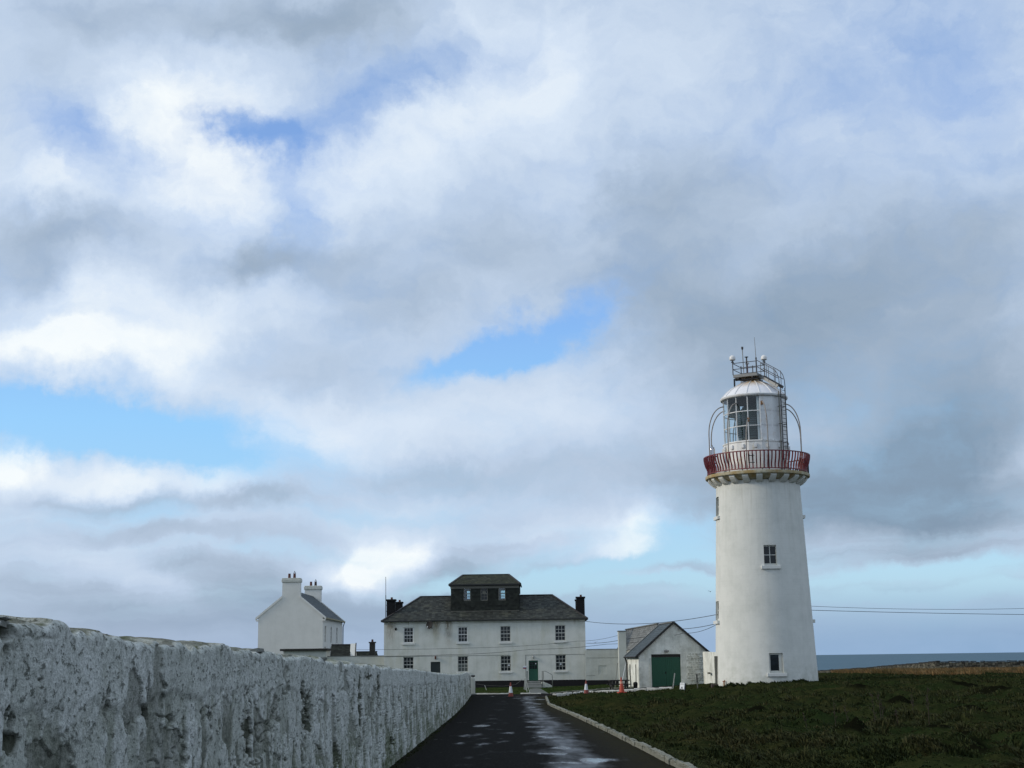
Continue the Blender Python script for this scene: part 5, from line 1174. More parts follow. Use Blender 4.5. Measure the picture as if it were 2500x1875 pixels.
# ------------------------------------------------------------------ the lighthouse
LX, LY, LROT = 18.06, 104.0, 9.85
LH = thing('lighthouse', 'round white lighthouse tower with red gallery railing and domed lantern', 'lighthouse', (LX, LY, 0), R(-LROT))
ZT0, ZT1, RB, RT = -0.9, 14.0, 3.66, 3.05
def tr(z): return RB+(RT-RB)*(z+0.4)/(ZT1+0.4)
def pol(r, a, z): return (r*math.sin(R(a)), -r*math.cos(R(a)), z)
TW = [(11.5, 7.82, 9.27, 1.02), (11.5, 0.36, 1.72, 0.98), (-76, 11.62, 13.05, 1.0), (-76, 4.08, 5.46, 1.0), (100, 11.62, 13.05, 1.0), (100, 4.08, 5.46, 1.0)]
def build_tower():
    cuts = set(np.round(np.arange(-180, 180, 4.5), 3)); zs = set(np.round(np.linspace(ZT0, ZT1, 26), 3)); hs = []
    for a, z0, z1, w in TW:
        hang = math.degrees(w/2/tr((z0+z1)/2)); hs.append((round(a-hang, 3), round(a+hang, 3), z0, z1))
        cuts = {c for c in cuts if not (a-hang-1.5 < c < a+hang+1.5)}; cuts |= {round(a-hang, 3), round(a, 3), round(a+hang, 3)}
        zs |= {z0, z1}
    A = sorted(cuts); Z = sorted(zs); g = G(); uv = []
    nA = len(A)
    for z in Z:
        for a in A: g.v.append(pol(tr(z), a, z))
    for j in range(len(Z)-1):
        for i in range(nA):
            a0, a1 = A[i], A[(i+1) % nA]+(360 if i == nA-1 else 0); am = (a0+a1)/2; zm = (Z[j]+Z[j+1])/2
            if any(h[0] < am < h[1] and h[2] < zm < h[3] for h in hs): continue
            i2 = (i+1) % nA; g.f.append((j*nA+i, j*nA+i2, (j+1)*nA+i2, (j+1)*nA+i))
            uv += [(R(a0)*3.4, Z[j]), (R(a1)*3.4, Z[j]), (R(a1)*3.4, Z[j+1]), (R(a0)*3.4, Z[j+1])]
    nb = len(g.v); smooth_n = len(g.f)
    for (a0, a1, z0, z1), (am, _, _, w) in zip(hs, TW):
        inn = Vector(pol(1, am, 0))*-0.34; P = [Vector(pol(tr(z), a, z)) for a, z in ((a0, z0), (a1, z0), (a1, z1), (a0, z1))]
        # the wall is curved: carry the mid points of head and sill too
        for p, q in ((P[0], P[3]), (P[2], P[1])): g.q(tuple(p), tuple(q), tuple(q+inn), tuple(p+inn)); uv += [(0.5, 0.2)]*4
        for za, zb_, flip in ((z0, z0, 0), (z1, z1, 1)):
            pl, pm, pr = [Vector(pol(tr(za), a, za)) for a in (a0, am, a1)]
            q = [pl, pl+inn, pr+inn, pr, pm]; q = q if flip else q[::-1]
            g.q(*[tuple(p) for p in q]); uv += [(0.5, 0.2)]*5
    me = bpy.data.meshes.new('tower'); me.from_pydata(g.v, [], g.f); me.materials.append(M['tower'])
    ul = me.uv_layers.new(name='UVMap'); ul.data.foreach_set('uv', np.array(uv, np.float32).ravel())
    me.polygons.foreach_set('use_smooth', [i < smooth_n for i in range(len(me.polygons))])
    link('tower', me, LH)
    for k, (a, z0, z1, w) in enumerate(TW):
        rr = tr((z0+z1)/2)*math.cos(R(9))-0.16
        if k == 1:
            o = window(LH, *pol(rr, a, z0)[:1], z0, w, z1-z0, pol(rr, a, z0)[1], 1, 1, M['frame'], fw=0.11, rail=False, rz=R(a), pmat=M['glass'], extra=0.05)
            g = G(); g.box(0.21, 0.38, -0.06, -0.035, 0.16, z1-z0-0.11); g.build('casement', M['frame'], o)
        else:
            o = window(LH, pol(rr, a, z0)[0], z0, w, z1-z0, pol(rr, a, z0)[1], 2, 2, M['frame'], fw=0.09, bar=0.055, rail=False, rz=R(a), extra=0.06)
        s = G(); s.box(-0.69, 0.69, -0.34, 0.2, -0.24, -0.003); s.build('sill', M['sill'], o, (0, -0.0, 0.0), bevel=0.015)
build_tower()
g = G(); g.lathe([(3.10, 14.02), (3.40, 14.14), (3.66, 14.37), (3.80, 14.385), (3.82, 14.48), (3.80, 14.60), (2.2, 14.60), (2.2, 14.0)], 72, close=False); g.build('gallery_slab', M['slab'], LH, smooth=True, auto=35)
g = G(); g.v = []
pr = [(3.0, 13.80), (3.12, 13.80), (3.30, 13.90), (3.50, 14.08), (3.62, 14.22), (3.64, 14.375), (3.0, 14.375)]
for sx in (-0.22, 0.22):
    for r_, z in pr: g.v.append((sx, -r_, z))
n = len(pr); g.f.append(tuple(range(n))[::-1]); g.f.append(tuple(range(n, 2*n)))
for k in range(n): g.f.append((k, (k+1) % n, n+(k+1) % n, n+k))
cm = None
for i in range(22):
    if cm is None: o = g.build('corbel', M['tower'] if False else M['house_white'], LH); cm = o.data; o.rotation_euler.z = R(2.4)
    else: link('corbel', cm, LH, (0, 0, 0), R(2.4+i*360/22))
# red railing
def ring(g, r, z, w, h, n=96):
    g.lathe([(r-w/2, z-h/2), (r+w/2, z-h/2), (r+w/2, z+h/2), (r-w/2, z+h/2), (r-w/2, z-h/2)], n, close=False)
RZ0, RZ1 = 14.74, 15.98
g = G(); ring(g, 3.87, RZ1, 0.08, 0.07); ring(g, 3.64, RZ0, 0.07, 0.06); rail = g.build('railing', M['red'], LH)
g = G(); b = 0.040; tt_ = np.linspace(0, 1, 9)
prof = [(3.64+0.23*float(sst(0.0, 1.0, t_))-0.05*math.sin(math.pi*min(1, t_*2)) * (1 if t_ < .5 else 0), RZ0+(RZ1-RZ0)*t_) for t_ in tt_]
for r_, z in prof: g.v += [(-b, -r_-b, z), (b, -r_-b, z), (b, -r_+b, z), (-b, -r_+b, z)]
for i in range(8):
    for k in range(4): g.f.append((i*4+k, i*4+(k+1) % 4, (i+1)*4+(k+1) % 4, (i+1)*4+k))
bm = None
for i in range(86):
    a = i*360/86
    if bm is None: bm = g.build('baluster', M['red'], rail).data
    else: link('baluster', bm, rail, (0, 0, 0), R(a))
for i in range(16):
    g = G(); g.box(-0.03, 0.03, -3.68, -3.61, 14.60, 14.72); o = g.build('railing_foot', M['metal'], rail); o.rotation_euler.z = R(i*22.5+6)
for (x, r_) in ((-7.5, 3.72), (-3.6, 3.72)):
    g = G(); g.box(-0.03, 0.03, -3.96, -3.88, 15.05, 15.75); o = g.build('railing_bracket', M['timber_dark'], rail); o.rotation_euler.z = R(x)
for z in (15.12, 15.62):
    g = G(); g.tube([pol(3.93, a, z) for a in (-8.5, -5.5, -2.0)], 0.028, 6); g.build('bracket_bar', M['timber_dark'], rail)
# lantern: 16-sided base, glazing, cornice, dome
A0 = -12.0
def pg(r, z, k): return pol(r, A0+22.5*k, z)
RL = 2.42; g = G()
for z, r_ in ((14.55, RL), (16.86, RL), (16.88, RL+0.05), (16.95, RL+0.05), (16.97, 2.20)):
    for k in range(16): g.v.append(pg(r_, z, k))
for j in range(4):
    for k in range(16): g.f.append((j*16+k, j*16+(k+1) % 16, (j+1)*16+(k+1) % 16, (j+1)*16+k))
g.f.append(tuple(range(64, 80))); lb = g.build('lantern_base', M['lantern_base'], LH)
for k in range(16):
    g = G(); g.box(-0.11, 0.11, -0.11, 0.0, 0.0, 0.30); p = pg(RL*math.cos(R(11.25))+0.005, 16.42, k+0.5); o = g.build('vent_box', M['paint_white'], lb, p, R(A0+22.5*(k+0.5)), bevel=0.015)
g = G(); g.box(-3.05, -2.38, 0.0, 0.5, 14.6, 16.45); o = g.build('lantern_porch', M['paint_white'], LH); o.rotation_euler.z = R(-15)
RG = 2.30; ZG0, ZG1 = 16.97, 20.26; tiers = [ZG0, ZG0+1.10, ZG0+2.19, ZG1]
g = G()
for k in range(16): g.beam(pg(RG, ZG0, k), pg(RG, ZG1, k), 0.075, 0.075, (0, 1, 0) if abs(math.cos(R(A0+22.5*k))) < .7 else (1, 0, 0))
for z in tiers:
    for k in range(16): g.beam(pg(RG, z, k), pg(RG, z, k+1), 0.06, 0.055)
gb = g.build('glazing_bars', M['paint_white'], LH)
for k in range(-8, 8):
    blank = 1 <= k <= 5
    for j in range(3):
        p, q, p2, q2 = [Vector(v) for v in (pg(RG, tiers[j], k), pg(RG, tiers[j], k+1), pg(RG, tiers[j+1], k), pg(RG, tiers[j+1], k+1))]
        if blank:
            g = G(); n_ = Vector(pg(0.03, 0, k+0.5)); g.q(tuple(p+n_), tuple(q+n_), tuple(q2+n_), tuple(p2+n_)); g.q(tuple(q-n_), tuple(p-n_), tuple(p2-n_), tuple(q2-n_)); g.build('blank_panel', M['paint_white'], gb)
        else:
            g = G(); g.q(tuple(p), tuple(q), tuple(q2), tuple(p2)); g.build('pane', M['glass_clear'], gb)
# white screens inside the glass
def inner(a0, a1, r_, z0, z1, mat, nm):
    g = G(); n_ = max(2, int(abs(a1-a0)/6))
    for i in range(n_): g.q(pol(r_, a0+(a1-a0)*i/n_, z0), pol(r_, a0+(a1-a0)*(i+1)/n_, z0), pol(r_, a0+(a1-a0)*(i+1)/n_, z1), pol(r_, a0+(a1-a0)*i/n_, z1))
    return g.build(nm, mat, LH)
inner(5.0, 10.5, 2.14, ZG0, ZG1, M['paint_white'], 'inner_screen')
inner(10.5, 80, 2.10, ZG0, ZG1, M['interior'], 'inner_lining')
inner(80, 123, 2.10, ZG0, ZG1, M['lining'], 'inner_lining')
inner(-150, -112, 2.10, ZG1-1.05, ZG1, M['lining'], 'inner_blind')
inner(-178, -168, 2.0, ZG0, ZG1, M['interior'], 'inner_pillar')
inner(-152, -147, 2.05, ZG0, ZG1-1.05, M['lining'], 'inner_pillar')
g = G(); g.lathe([(2.2, 20.22), (1.2, 20.5), (0, 20.6)], 24, close=False); g.build('lantern_ceiling', M['interior'], LH)
g = G(); pr = [(0.75, 16.95), (0.85, 17.2), (1.30, 17.35)]
for i in range(14):
    z = 17.35+i*0.15; rr = 1.30+0.18*math.sin(math.pi*(i+.5)/14); pr += [(rr, z), (rr-0.06, z+0.13)]
pr += [(1.15, 19.5), (0.75, 19.95), (0.3, 20.2)]
g.lathe(pr, 40, 0.08, -0.1); g.build('optic', M['lens'], LH)
g = G()
for a in range(0, 360, 45): g.beam((0.08+1.55*math.sin(R(a+8)), -0.1-1.55*math.cos(R(a+8)), 17.1), (0.08+1.55*math.sin(R(a+8)), -0.1-1.55*math.cos(R(a+8)), 19.6), 0.05, 0.05)
g.build('optic_frame', M['metal'], LH)
g = G(); g.lathe([(2.30, 20.27), (2.45, 20.27), (2.50, 20.33), (2.50, 20.42), (2.44, 20.47), (2.36, 20.47)], 48, close=False); g.build('cornice', M['paint_white'], LH, smooth=True, auto=40)
dp = [(2.40, 20.46), (2.22, 20.66), (1.98, 20.90), (1.68, 21.14), (1.33, 21.36), (0.98, 21.53), (0.66, 21.65), (0.45, 21.71), (0.42, 21.95), (0.0, 21.97)]
g = G(); g.lathe(dp, 48, close=False); dm = g.build('dome', M['dome'], LH, smooth=True, auto=45)
for k in range(16):
    a = A0+22.5*k; g = G(); g.tube([pol(r_+0.012, a, z+0.012) for r_, z in dp[:8]], 0.028, 6); g.build('rib', M['paint_white'], dm)
# hoops from the gallery to the lantern
for a in (-69, -33, 14, 64, 113, 152, -114, -152):
    pts = [pol(3.62, a, 14.6), pol(3.62, a, 16.6)]
    for i in range(13):
        th = math.pi/2*i/12*1.0; pts.append(pol(3.62-1.25*(1-math.cos(th)), a, 17.6+2.15*math.sin(th)))
    g = G(); g.tube(pts, 0.042, 7); g.build('hoop', M['hoop'], LH, smooth=True)
g = G(); g.tube([pol(3.62, -11, 14.6), pol(3.6, -11, 16.2), pol(3.3, -11, 17.6), pol(2.75, -11, 18.35), pol(2.33, -11, 18.55)], 0.04, 7); g.build('hoop', M['hoop'], LH, smooth=True)
for a, z in ((14, 19.72), (-11, 18.5)):
    g = G(); p = pol(2.36, a, z); g.box(-0.07, 0.07, -0.05, 0.05, -0.16, 0.12); g.build('hoop_bracket', M['rust'], LH, p, R(a))
# roof platform, turned to the tower's axis
PN = Vector((18.15-LX, 102.75-LY, 0)); PU = Vector((-math.cos(R(28.7)), math.sin(R(28.7)), 0)); PV = Vector((math.sin(R(28.7)), math.cos(R(28.7)), 0)); PS = 1.84; PZ = 21.97
def ppw(u, v, z): return PN+PU*u*PS+PV*v*PS+Vector((0, 0, PZ+z))          # world offset from the tower's axis
def pp(u, v, z): return tuple(Matrix.Rotation(R(LROT), 3, 'Z') @ ppw(u, v, z))
g = G(); g.hexa([pp(0, 0, 0), pp(0, 1, 0), pp(1, 1, 0), pp(1, 0, 0), pp(0, 0, .22), pp(0, 1, .22), pp(1, 1, .22), pp(1, 0, .22)]); pf = g.build('platform', M['metal_pale'], LH)
g = G()
for u in (0.2, 0.8): g.beam(pp(u, 0, -0.06), pp(u, 1, -0.06), 0.08, 0.12)
for v in (0.2, 0.8): g.beam(pp(0.03, v, -0.16), pp(0.97, v, -0.16), 0.08, 0.08)
g.build('platform_joist', M['metal'], pf)
g = G(); g.tube([pp(1.0, 0.15, -0.1), pp(1.0, 0.15, -0.18)], 0.06, 6); g.beam(pp(1.0, 0.1, -0.12), pp(0.3, 0.4, -0.12), 0.10, 0.10); g.beam(pp(0.99, 0.1, -0.07), pp(0.99, 0.1, -0.75), 0.12, 0.12, (0, 1, 0)); g.build('platform_bracket', M['timber_dark'], pf)
hs_ = {(0, 0): 1.28, (1, 0): 1.15, (0, 1): 1.30, (1, 1): 1.2, (0.42, 0.05): 1.45, (0.5, 1): 1.15}
for (u, v), h in hs_.items():
    g = G(); r_ = 0.05 if (u, v) in ((0, 0), (0.42, 0.05)) else 0.038; g.tube([pp(u, v, .2), pp(u, v, h)], r_, 8); g.build('platform_post', M['metal'], pf)
for z in (0.62, 1.08):
    for a, b_ in (((0, 0), (1, 0)), ((1, 0), (1, 1)), ((1, 1), (0, 1)), ((0, .62), (0, 1))):
        g = G(); g.tube([pp(*a, z), pp(*b_, z)], 0.027, 6); g.build('platform_rail', M['metal'], pf)
g = G(); g.lathe([(0.05, 0), (0.15, 0.03), (0.15, 0.06), (0, 0.06)], 10, pp(.42, .05, 0)[0], pp(.42, .05, 0)[1]); g.build('post_cap', M['metal'], pf, (0, 0, PZ+1.43))
# stair from platform to the ladder head, then the ladder down to the gallery
AL = 55
def lad(r_, s_, z): 
    p = Vector(pol(r_, AL, z)); tg = Vector((math.cos(R(AL)), math.sin(R(AL)), 0)); return tuple(p+tg*s_)
g = G()
for s_ in (-0.33, 0.33): g.beam(lad(0.75, s_, 22.05), lad(2.42, s_, 20.98), 0.07, 0.22)
st_ = g.build('stair', M['metal_pale'], LH)
for i in range(6):
    f_ = (i+0.5)/6; g = G(); g.beam(lad(0.75+1.67*f_, -0.29, 22.1-1.07*f_), lad(0.75+1.67*f_, 0.29, 22.1-1.07*f_), 0.26, 0.04); g.build('tread', M['metal'], st_)
for s_ in (-0.36, 0.36):
    for dz in (0.5, 1.0):
        g = G(); pts = [lad(0.7, s_, 22.2+dz), lad(1.9, s_, 21.45+dz)]
        if dz == 1.0: pts += [lad(2.25, s_, 22.2), lad(2.42, s_, 21.95), lad(2.55, s_, 21.5), lad(2.58, s_, 20.9)]
        else: pts += [lad(2.45, s_, 21.6)]
        g.tube(pts, 0.027, 6); g.build('stair_rail', M['metal'], st_, smooth=True)
    for f_ in (0.15, 0.55, 0.9):
        g = G(); g.tube([lad(0.75+1.67*f_, s_, 22.05-1.07*f_), lad(0.75+1.67*f_, s_, 23.1-0.92*f_)], 0.025, 6); g.build('stair_baluster', M['metal'], st_)
g = G()
for s_ in (-0.29, 0.29):
    g.tube([lad(2.60, s_, 14.6), lad(2.60, s_, 20.9)], 0.045, 6)
    for z in (16.9, 18.2, 19.5): g.beam(lad(2.3, s_, z), lad(2.6, s_, z), 0.05, 0.05)
ld = g.build('ladder', M['metal'], LH)
for i in range(20):
    g = G(); z = 15.0+i*0.3; g.tube([lad(2.60, -0.29, z), lad(2.60, 0.29, z)], 0.02, 6); g.build('rung', M['metal'], ld)
g = G(); g.tube([lad(2.52, -0.42, 14.7), lad(2.52, -0.42, 20.6)], 0.05, 6); g.build('conduit', M['timber_grey'], LH)
for a in (104, 122):
    g = G(); g.box(-0.08, 0.08, -3.9, -3.75, 14.7, 16.15); o = g.build('gallery_box', M['timber_dark'], LH); o.rotation_euler.z = R(a)
# instruments on top
def sat_ball(p, label):
    t = thing('satnav_dome', label, 'aerial', p)
    g = G(); g.lathe([(0.0, 0.0), (0.15, 0.0), (0.225, 0.05), (0.235, 0.16), (0.215, 0.26), (0.15, 0.35), (0.07, 0.395), (0, 0.40)], 20); g.build('radome', M['ball'], t, smooth=True, auto=50)
    g = G(); g.lathe([(0.06, -0.16), (0.06, 0.0)], 8); g.box(-0.10, 0.10, -0.05, 0.05, -0.17, -0.10); g.build('mount', M['pink'] if False else M['metal'], t)
L0 = Vector((LX, LY, 0))
sat_ball(L0+ppw(1, 0, 1.31), 'white ball aerial on the left corner of the platform above the dome')
sat_ball(L0+ppw(0, 1, 1.46), 'white ball aerial on the right corner of the platform above the dome')
p = L0+ppw(0.55, 0.02, 0.3); t = thing('rod_aerial', 'grey rod aerial with a square head on the left side of the platform', 'aerial', p)
g = G(); g.tube([(0, 0, 0), (-0.03, 0, 1.85)], 0.035, 6); g.build('rod', M['metal_pale'], t); g = G(); g.lathe([(0.03, 1.72), (0.085, 1.84), (0.085, 1.97), (0, 1.97)], 8, -0.03, 0); g.build('head', M['metal'], t)
p = L0+ppw(0, 0, 1.28); t = thing('whip_aerial', 'tall thin whip aerial on the nearest post of the platform', 'aerial', p)
g = G(); g.tube([(0, 0, 0), (-0.05, 0, 1.6)], 0.030, 6, 0.016); g.build('whip', M['metal_pale'], t); g = G(); g.lathe([(0.06, -0.06), (0.06, 0.06), (0, 0.06)], 8); g.build('base', M['metal'], t)
p = L0+ppw(0.5, 0.35, 0.2); t = thing('weather_sensor', 'small white and pink sensor on a short post in the middle of the platform', 'sensor', p)
g = G(); g.tube([(0, 0, 0), (0, 0, 0.85)], 0.05, 6); g.build('post', M['pink'], t); g = G(); g.lathe([(0.0, 0.85), (0.16, 0.86), (0.16, 0.90), (0.11, 0.92), (0.11, 1.08), (0, 1.12)], 12); g.build('housing', M['ball'], t); g = G(); g.tube([(0, 0, 1.1), (0, 0, 1.45)], 0.02, 6); g.build('tip', M['metal'], t)
p = L0+Vector(pol(3.35, -72-LROT, 14.6)); t = thing('standby_lantern', 'small chrome standby lantern on the left of the gallery', 'lantern', p)
g = G(); g.lathe([(0.16, 0), (0.16, 1.35), (0.24, 1.36), (0.24, 1.42), (0, 1.42)], 14); g.build('pedestal', M['metal'], t)
g = G(); g.box(-0.34, 0.34, -0.24, 0.24, 1.423, 1.47); g.build('plate', M['metal'], t)
g = G(); g.lathe([(0.20, 1.47), (0.20, 1.95), (0.17, 2.08), (0.08, 2.16), (0, 2.17)], 16); g.build('lens', simple('chrome', (0.45, 0.45, 0.47), 0.12, metal=0.9), t, smooth=True, auto=40)
g = G(); g.lathe([(0.04, 2.15), (0.03, 2.28), (0, 2.28)], 8); g.build('finial', M['metal'], t)

# ------------------------------------------------------------------ dry stone wall along the cliff field
def field_wall():
    W = thing('field_wall', 'dark mossy dry stone wall along the cliff edge right of the lighthouse', 'stone wall', (46.9, 160, 0))
    pts = [Vector((80, 156.5)), Vector((46.9, 160.0)), Vector((46.4, 190)), Vector((45.5, 226))]
    r = random.Random(21); g = G(); core = G(); capg = G()
    hts = [0.95, 1.18, 0.95, 0.9]
    for i in range(3):
        a, b = pts[i], pts[i+1]; d = (b-a); L = d.length; d.normalize(); n = Vector((-d.y, d.x)); ang = math.atan2(d.y, d.x)
        s = 0.0
        while s < L:
            p = a+d*s; z0 = float(zg(p.x, p.y))-0.1; h = (hts[i]+(hts[i+1]-hts[i])*s/L)+0.1+r.uniform(-.03, .03)
            w0 = r.uniform(0.20, 0.46); z = 0.0
            q = p+d*w0/2
            core.box(q.x-w0/2-0.02-46.9, q.x+w0/2+0.02-46.9, q.y-0.16-160, q.y+0.16-160, z0, z0+h-0.05, ang)
            while z < h-0.04:
                hh = min(r.uniform(0.09, 0.2), h-z); k = r.uniform(0.22, 0.30)
                g.box(q.x-w0*r.uniform(.40, .5)-46.9, q.x+w0*r.uniform(.40, .5)-46.9, q.y-k-160, q.y+k-160, z0+z, z0+z+hh-0.025, ang+r.uniform(-.07, .07)); z += hh
            if r.random() < 0.9: capg.box(q.x-w0*.55-46.9, q.x+w0*.55-46.9, q.y-0.27-160, q.y+0.27-160, z0+h, z0+h+r.uniform(.05, .12), ang)
            s += w0
    core.build('wall_core', M['timber_dark'], W)
    tag(g.build('stones', M['field_stone'], W), kind='stuff')
    tag(capg.build('coping_stones', simple('dark_coping', (0.026, 0.024, 0.021), 0.95, var=0.4), W), kind='stuff')
field_wall()

# ------------------------------------------------------------------ grass
def tufts(name, mat, X, Y, H, blades, spread, width, lean, seed, tint, wind=(-0.25, 0.05)):
    g = np.random.default_rng(seed); n = len(X)
    Xb = np.repeat(X, blades); Yb = np.repeat(Y, blades); Hb = np.repeat(H, blades)*g.uniform(0.55, 1.1, n*blades); T = np.repeat(tint, blades)
    sp = np.repeat(spread if np.ndim(spread) else np.full(n, spread), blades); wd = np.repeat(width if np.ndim(width) else np.full(n, width), blades)
    a = g.uniform(0, 2*np.pi, n*blades); rr = np.sqrt(g.uniform(0, 1, n*blades))*sp
    bx = Xb+np.cos(a)*rr; by = Yb+np.sin(a)*rr; bz = ground_z(bx, by)-0.03
    ln = g.uniform(0.15, 1.0, n*blades)*lean*Hb
    dx = np.cos(a)*ln+wind[0]*Hb; dy = np.sin(a)*ln+wind[1]*Hb
    o = g.uniform(-1.0, 1.0, n*blades); px, py = np.cos(o)*wd/2, np.sin(o)*wd/2
    v0 = np.stack([bx-px, by-py, bz], -1); v1 = np.stack([bx+px, by+py, bz], -1)
    mx, my, mz = bx+dx*0.35, by+dy*0.35, bz+Hb*0.62
    v2 = np.stack([mx+px*0.75, my+py*0.75, mz], -1); v3 = np.stack([mx-px*0.75, my-py*0.75, mz], -1)
    v4 = np.stack([bx+dx, by+dy, bz+Hb*(1-0.25*lean)], -1)
    m = n*blades; V = np.stack([v0, v1, v2, v3, v4], 1).reshape(-1, 3); i = np.arange(m)[:, None]*5
    F = np.concatenate([i+np.array([[0, 1, 2]]), i+np.array([[0, 2, 3]]), i+np.array([[3, 2, 4]])], 0)
    me = fast_mesh(name, V, F, mat, {'tint': np.repeat(T, 5)})
    return tag(link(name, me), kind='stuff')
def scatter(n, ylo, yhi, xfun, seed, p=2.0):
    g = np.random.default_rng(seed)
    # even on the ground as seen at a low angle: denser near
    u = g.uniform(0, 1, n); Yv = 1/(1/ylo+(1/yhi-1/ylo)*u) if p == 2 else ylo+(yhi-ylo)*u
    xl, xh = xfun(Yv); return xl+(xh-xl)*g.uniform(0, 1, n), Yv
X, Y = scatter(62000, 19, 130, lambda y: (kerb_x(y)+0.25, 0.395*y+3), 1)
k = (field_mask(X, Y) > 0.12) & (np.hypot(X-LX, Y-LY) > 3.75); X, Y = X[k], Y[k]
pat = fbm(X*0.35, Y*0.28, 4, 201); clump = fbm(X*1.2, Y*1.0, 4, 205)
Hh = (0.05+0.19*sst(0.46, 0.70, clump)**1.3)*(0.7+0.5*sst(0.4, 0.65, pat))
for mx, my, r_, hh in MOUNDS: Hh = Hh*(1-0.8*np.exp(-((X-mx)/r_)**2-((Y-my)/r_)**2))
tint = np.clip(sst(0.50, 0.66, pat)*0.55+0.35*sst(0.55, 0.7, clump)+0.8*sst(0.57, 0.66, fbm(X*0.9, Y*0.8, 4, 209)), 0, 1)*rng.uniform(0.5, 1, len(X))
tufts('grass', M['grass'], X, Y, Hh, 6, 0.05+Y*0.0025, 0.014+Y*0.00055, 0.9, 5, tint, (-0.30, -0.05))
# a fringe of grass against the kerb, at the wall foot and round the tower
g0 = np.random.default_rng(31); Yk = 1/g0.uniform(1/108, 1/20, 8000); Xk = kerb_x(Yk)-0.02+np.abs(g0.normal(0, 0.14, 8000))
tufts('kerb_grass', M['grass'], Xk, Yk, 0.10+0.13*g0.uniform(0, 1, 8000), 5, 0.07, 0.012+Yk*0.0004, 0.9, 6, g0.uniform(0, 0.7, 8000), (-0.2, 0))
Yw = 1/g0.uniform(1/110, 1/14, 900); Xw = wall_x(Yw)+0.05+np.abs(g0.normal(0, 0.07, 900))
tufts('wall_foot_grass', M['grass'], Xw, Yw, 0.03+0.07*g0.uniform(0, 1, 900), 5, 0.06, 0.010+Yw*0.0004, 0.8, 7, g0.uniform(0, 0.5, 900), (0.1, 0))
a = g0.uniform(0, 2*np.pi, 700)
tufts('tower_foot_grass', M['grass'], LX+np.cos(a)*3.8, LY+np.sin(a)*3.8, g0.uniform(0.10, 0.30, 700), 6, 0.2, 0.07, 0.6, 8, g0.uniform(0, 0.3, 700))
# dead yellow grass in front of the stone wall
n = 15000; X = g0.uniform(31, 66, n); Y = g0.uniform(124, 159, n)
e = fbm(X*0.16, Y*0.10, 4, 301); k = (e+0.010*(Y-140)+0.004*(X-40)*(X > 52)*-1 > 0.38) & (X > 33+4*fbm(Y*0.3, Y*0, 3, 305)); X, Y = X[k], Y[k]
tufts('dead_grass', M['reed'], X, Y, g0.uniform(0.35, 0.65, len(X)), 6, 0.30, 0.07, 0.5, 9, sst(0.48, 0.62, fbm(X*0.5, Y*0.4, 3, 311))*0.8, (-0.3, 0))
n = 4000; X = g0.uniform(24, 60, n); Y = g0.uniform(105, 132, n)
tufts('far_grass', M['grass'], X, Y, g0.uniform(0.08, 0.20, n), 6, 0.35, 0.08, 0.7, 10, sst(0.5, 0.65, fbm(X*0.4, Y*0.3, 3, 321))*0.7)
# mown lawn before the house
n = 9000; X = g0.uniform(-4, 11, n); Y = g0.uniform(112.6, 139.6, n)
pc = (X > 0.85) & (X < 2.65) & (Y < 135); dv = Y < np.interp(X, [2.6, 4.2, 7.6, 10.3], [112.8, 115.6, 120.6, 124]); k = ~pc & ~dv & (Y > 113.4); X, Y = X[k], Y[k]
tufts('lawn_grass', M['lawn'], X, Y, g0.uniform(0.04, 0.09, len(X)), 5, 0.16, 0.06, 0.7, 12, sst(0.5, 0.62, fbm(X*0.5, Y*0.5, 3, 331)))
# rough bank between the bright kerb and the low wall
n = 1500; X = g0.uniform(8.5, 15.3, n); Y = g0.uniform(109, 118, n); k = (Y > np.interp(X, K2[:, 0], K2[:, 1])-0.3) & (Y < 108.8+0.9*(X-8.5)) & (Y < 117.6); X, Y = X[k], Y[k]
tufts('bank_grass', M['lawn'], X, Y, g0.uniform(0.08, 0.2, len(X)), 6, 0.25, 0.07, 0.7, 13, g0.uniform(0, 0.6, len(X)))

# ------------------------------------------------------------------ dry dock stalks standing in the field
def weed(x, y, h, seed, label):
    r = random.Random(seed); t = thing('dry_weed', label, 'weed', (x, y, float(ground_z(x, y))), 0, 'dry stalks standing in the rough field')
    g = G(); top = (r.uniform(-.10, .05), r.uniform(-.05, .05), h); g.tube([(0, 0, -0.03), (top[0]*.4, top[1]*.5, h*.5), top], 0.012, 5, 0.005); g.build('stem', M['weed'], t)
    b = G(); s = G()
    for k in range(r.randint(7, 11)):
        f = r.uniform(0.32, 0.98); a = r.uniform(0, 6.28); l = h*r.uniform(0.10, 0.26)*(1.15-f*.7); p = Vector((top[0]*f, top[1]*f, h*f)); q = p+Vector((math.cos(a)*l*.7, math.sin(a)*l*.7, l*.75))
        b.tube([p, (p+q)/2+Vector((0, 0, -.01)), q], 0.006, 4, 0.004)
        for m in range(5):
            c = p.lerp(q, r.uniform(.4, 1.05)); s.lathe([(0, -.014), (.013, 0), (0, .02)], 5, c.x, c.y); 
            for vi in range(len(s.v)-15, len(s.v)): s.v[vi] = (s.v[vi][0], s.v[vi][1], s.v[vi][2]+c.z)
    tag(b.build('branches', M['weed'], t), kind='stuff'); tag(s.build('seeds', M['weed'], t), kind='stuff')
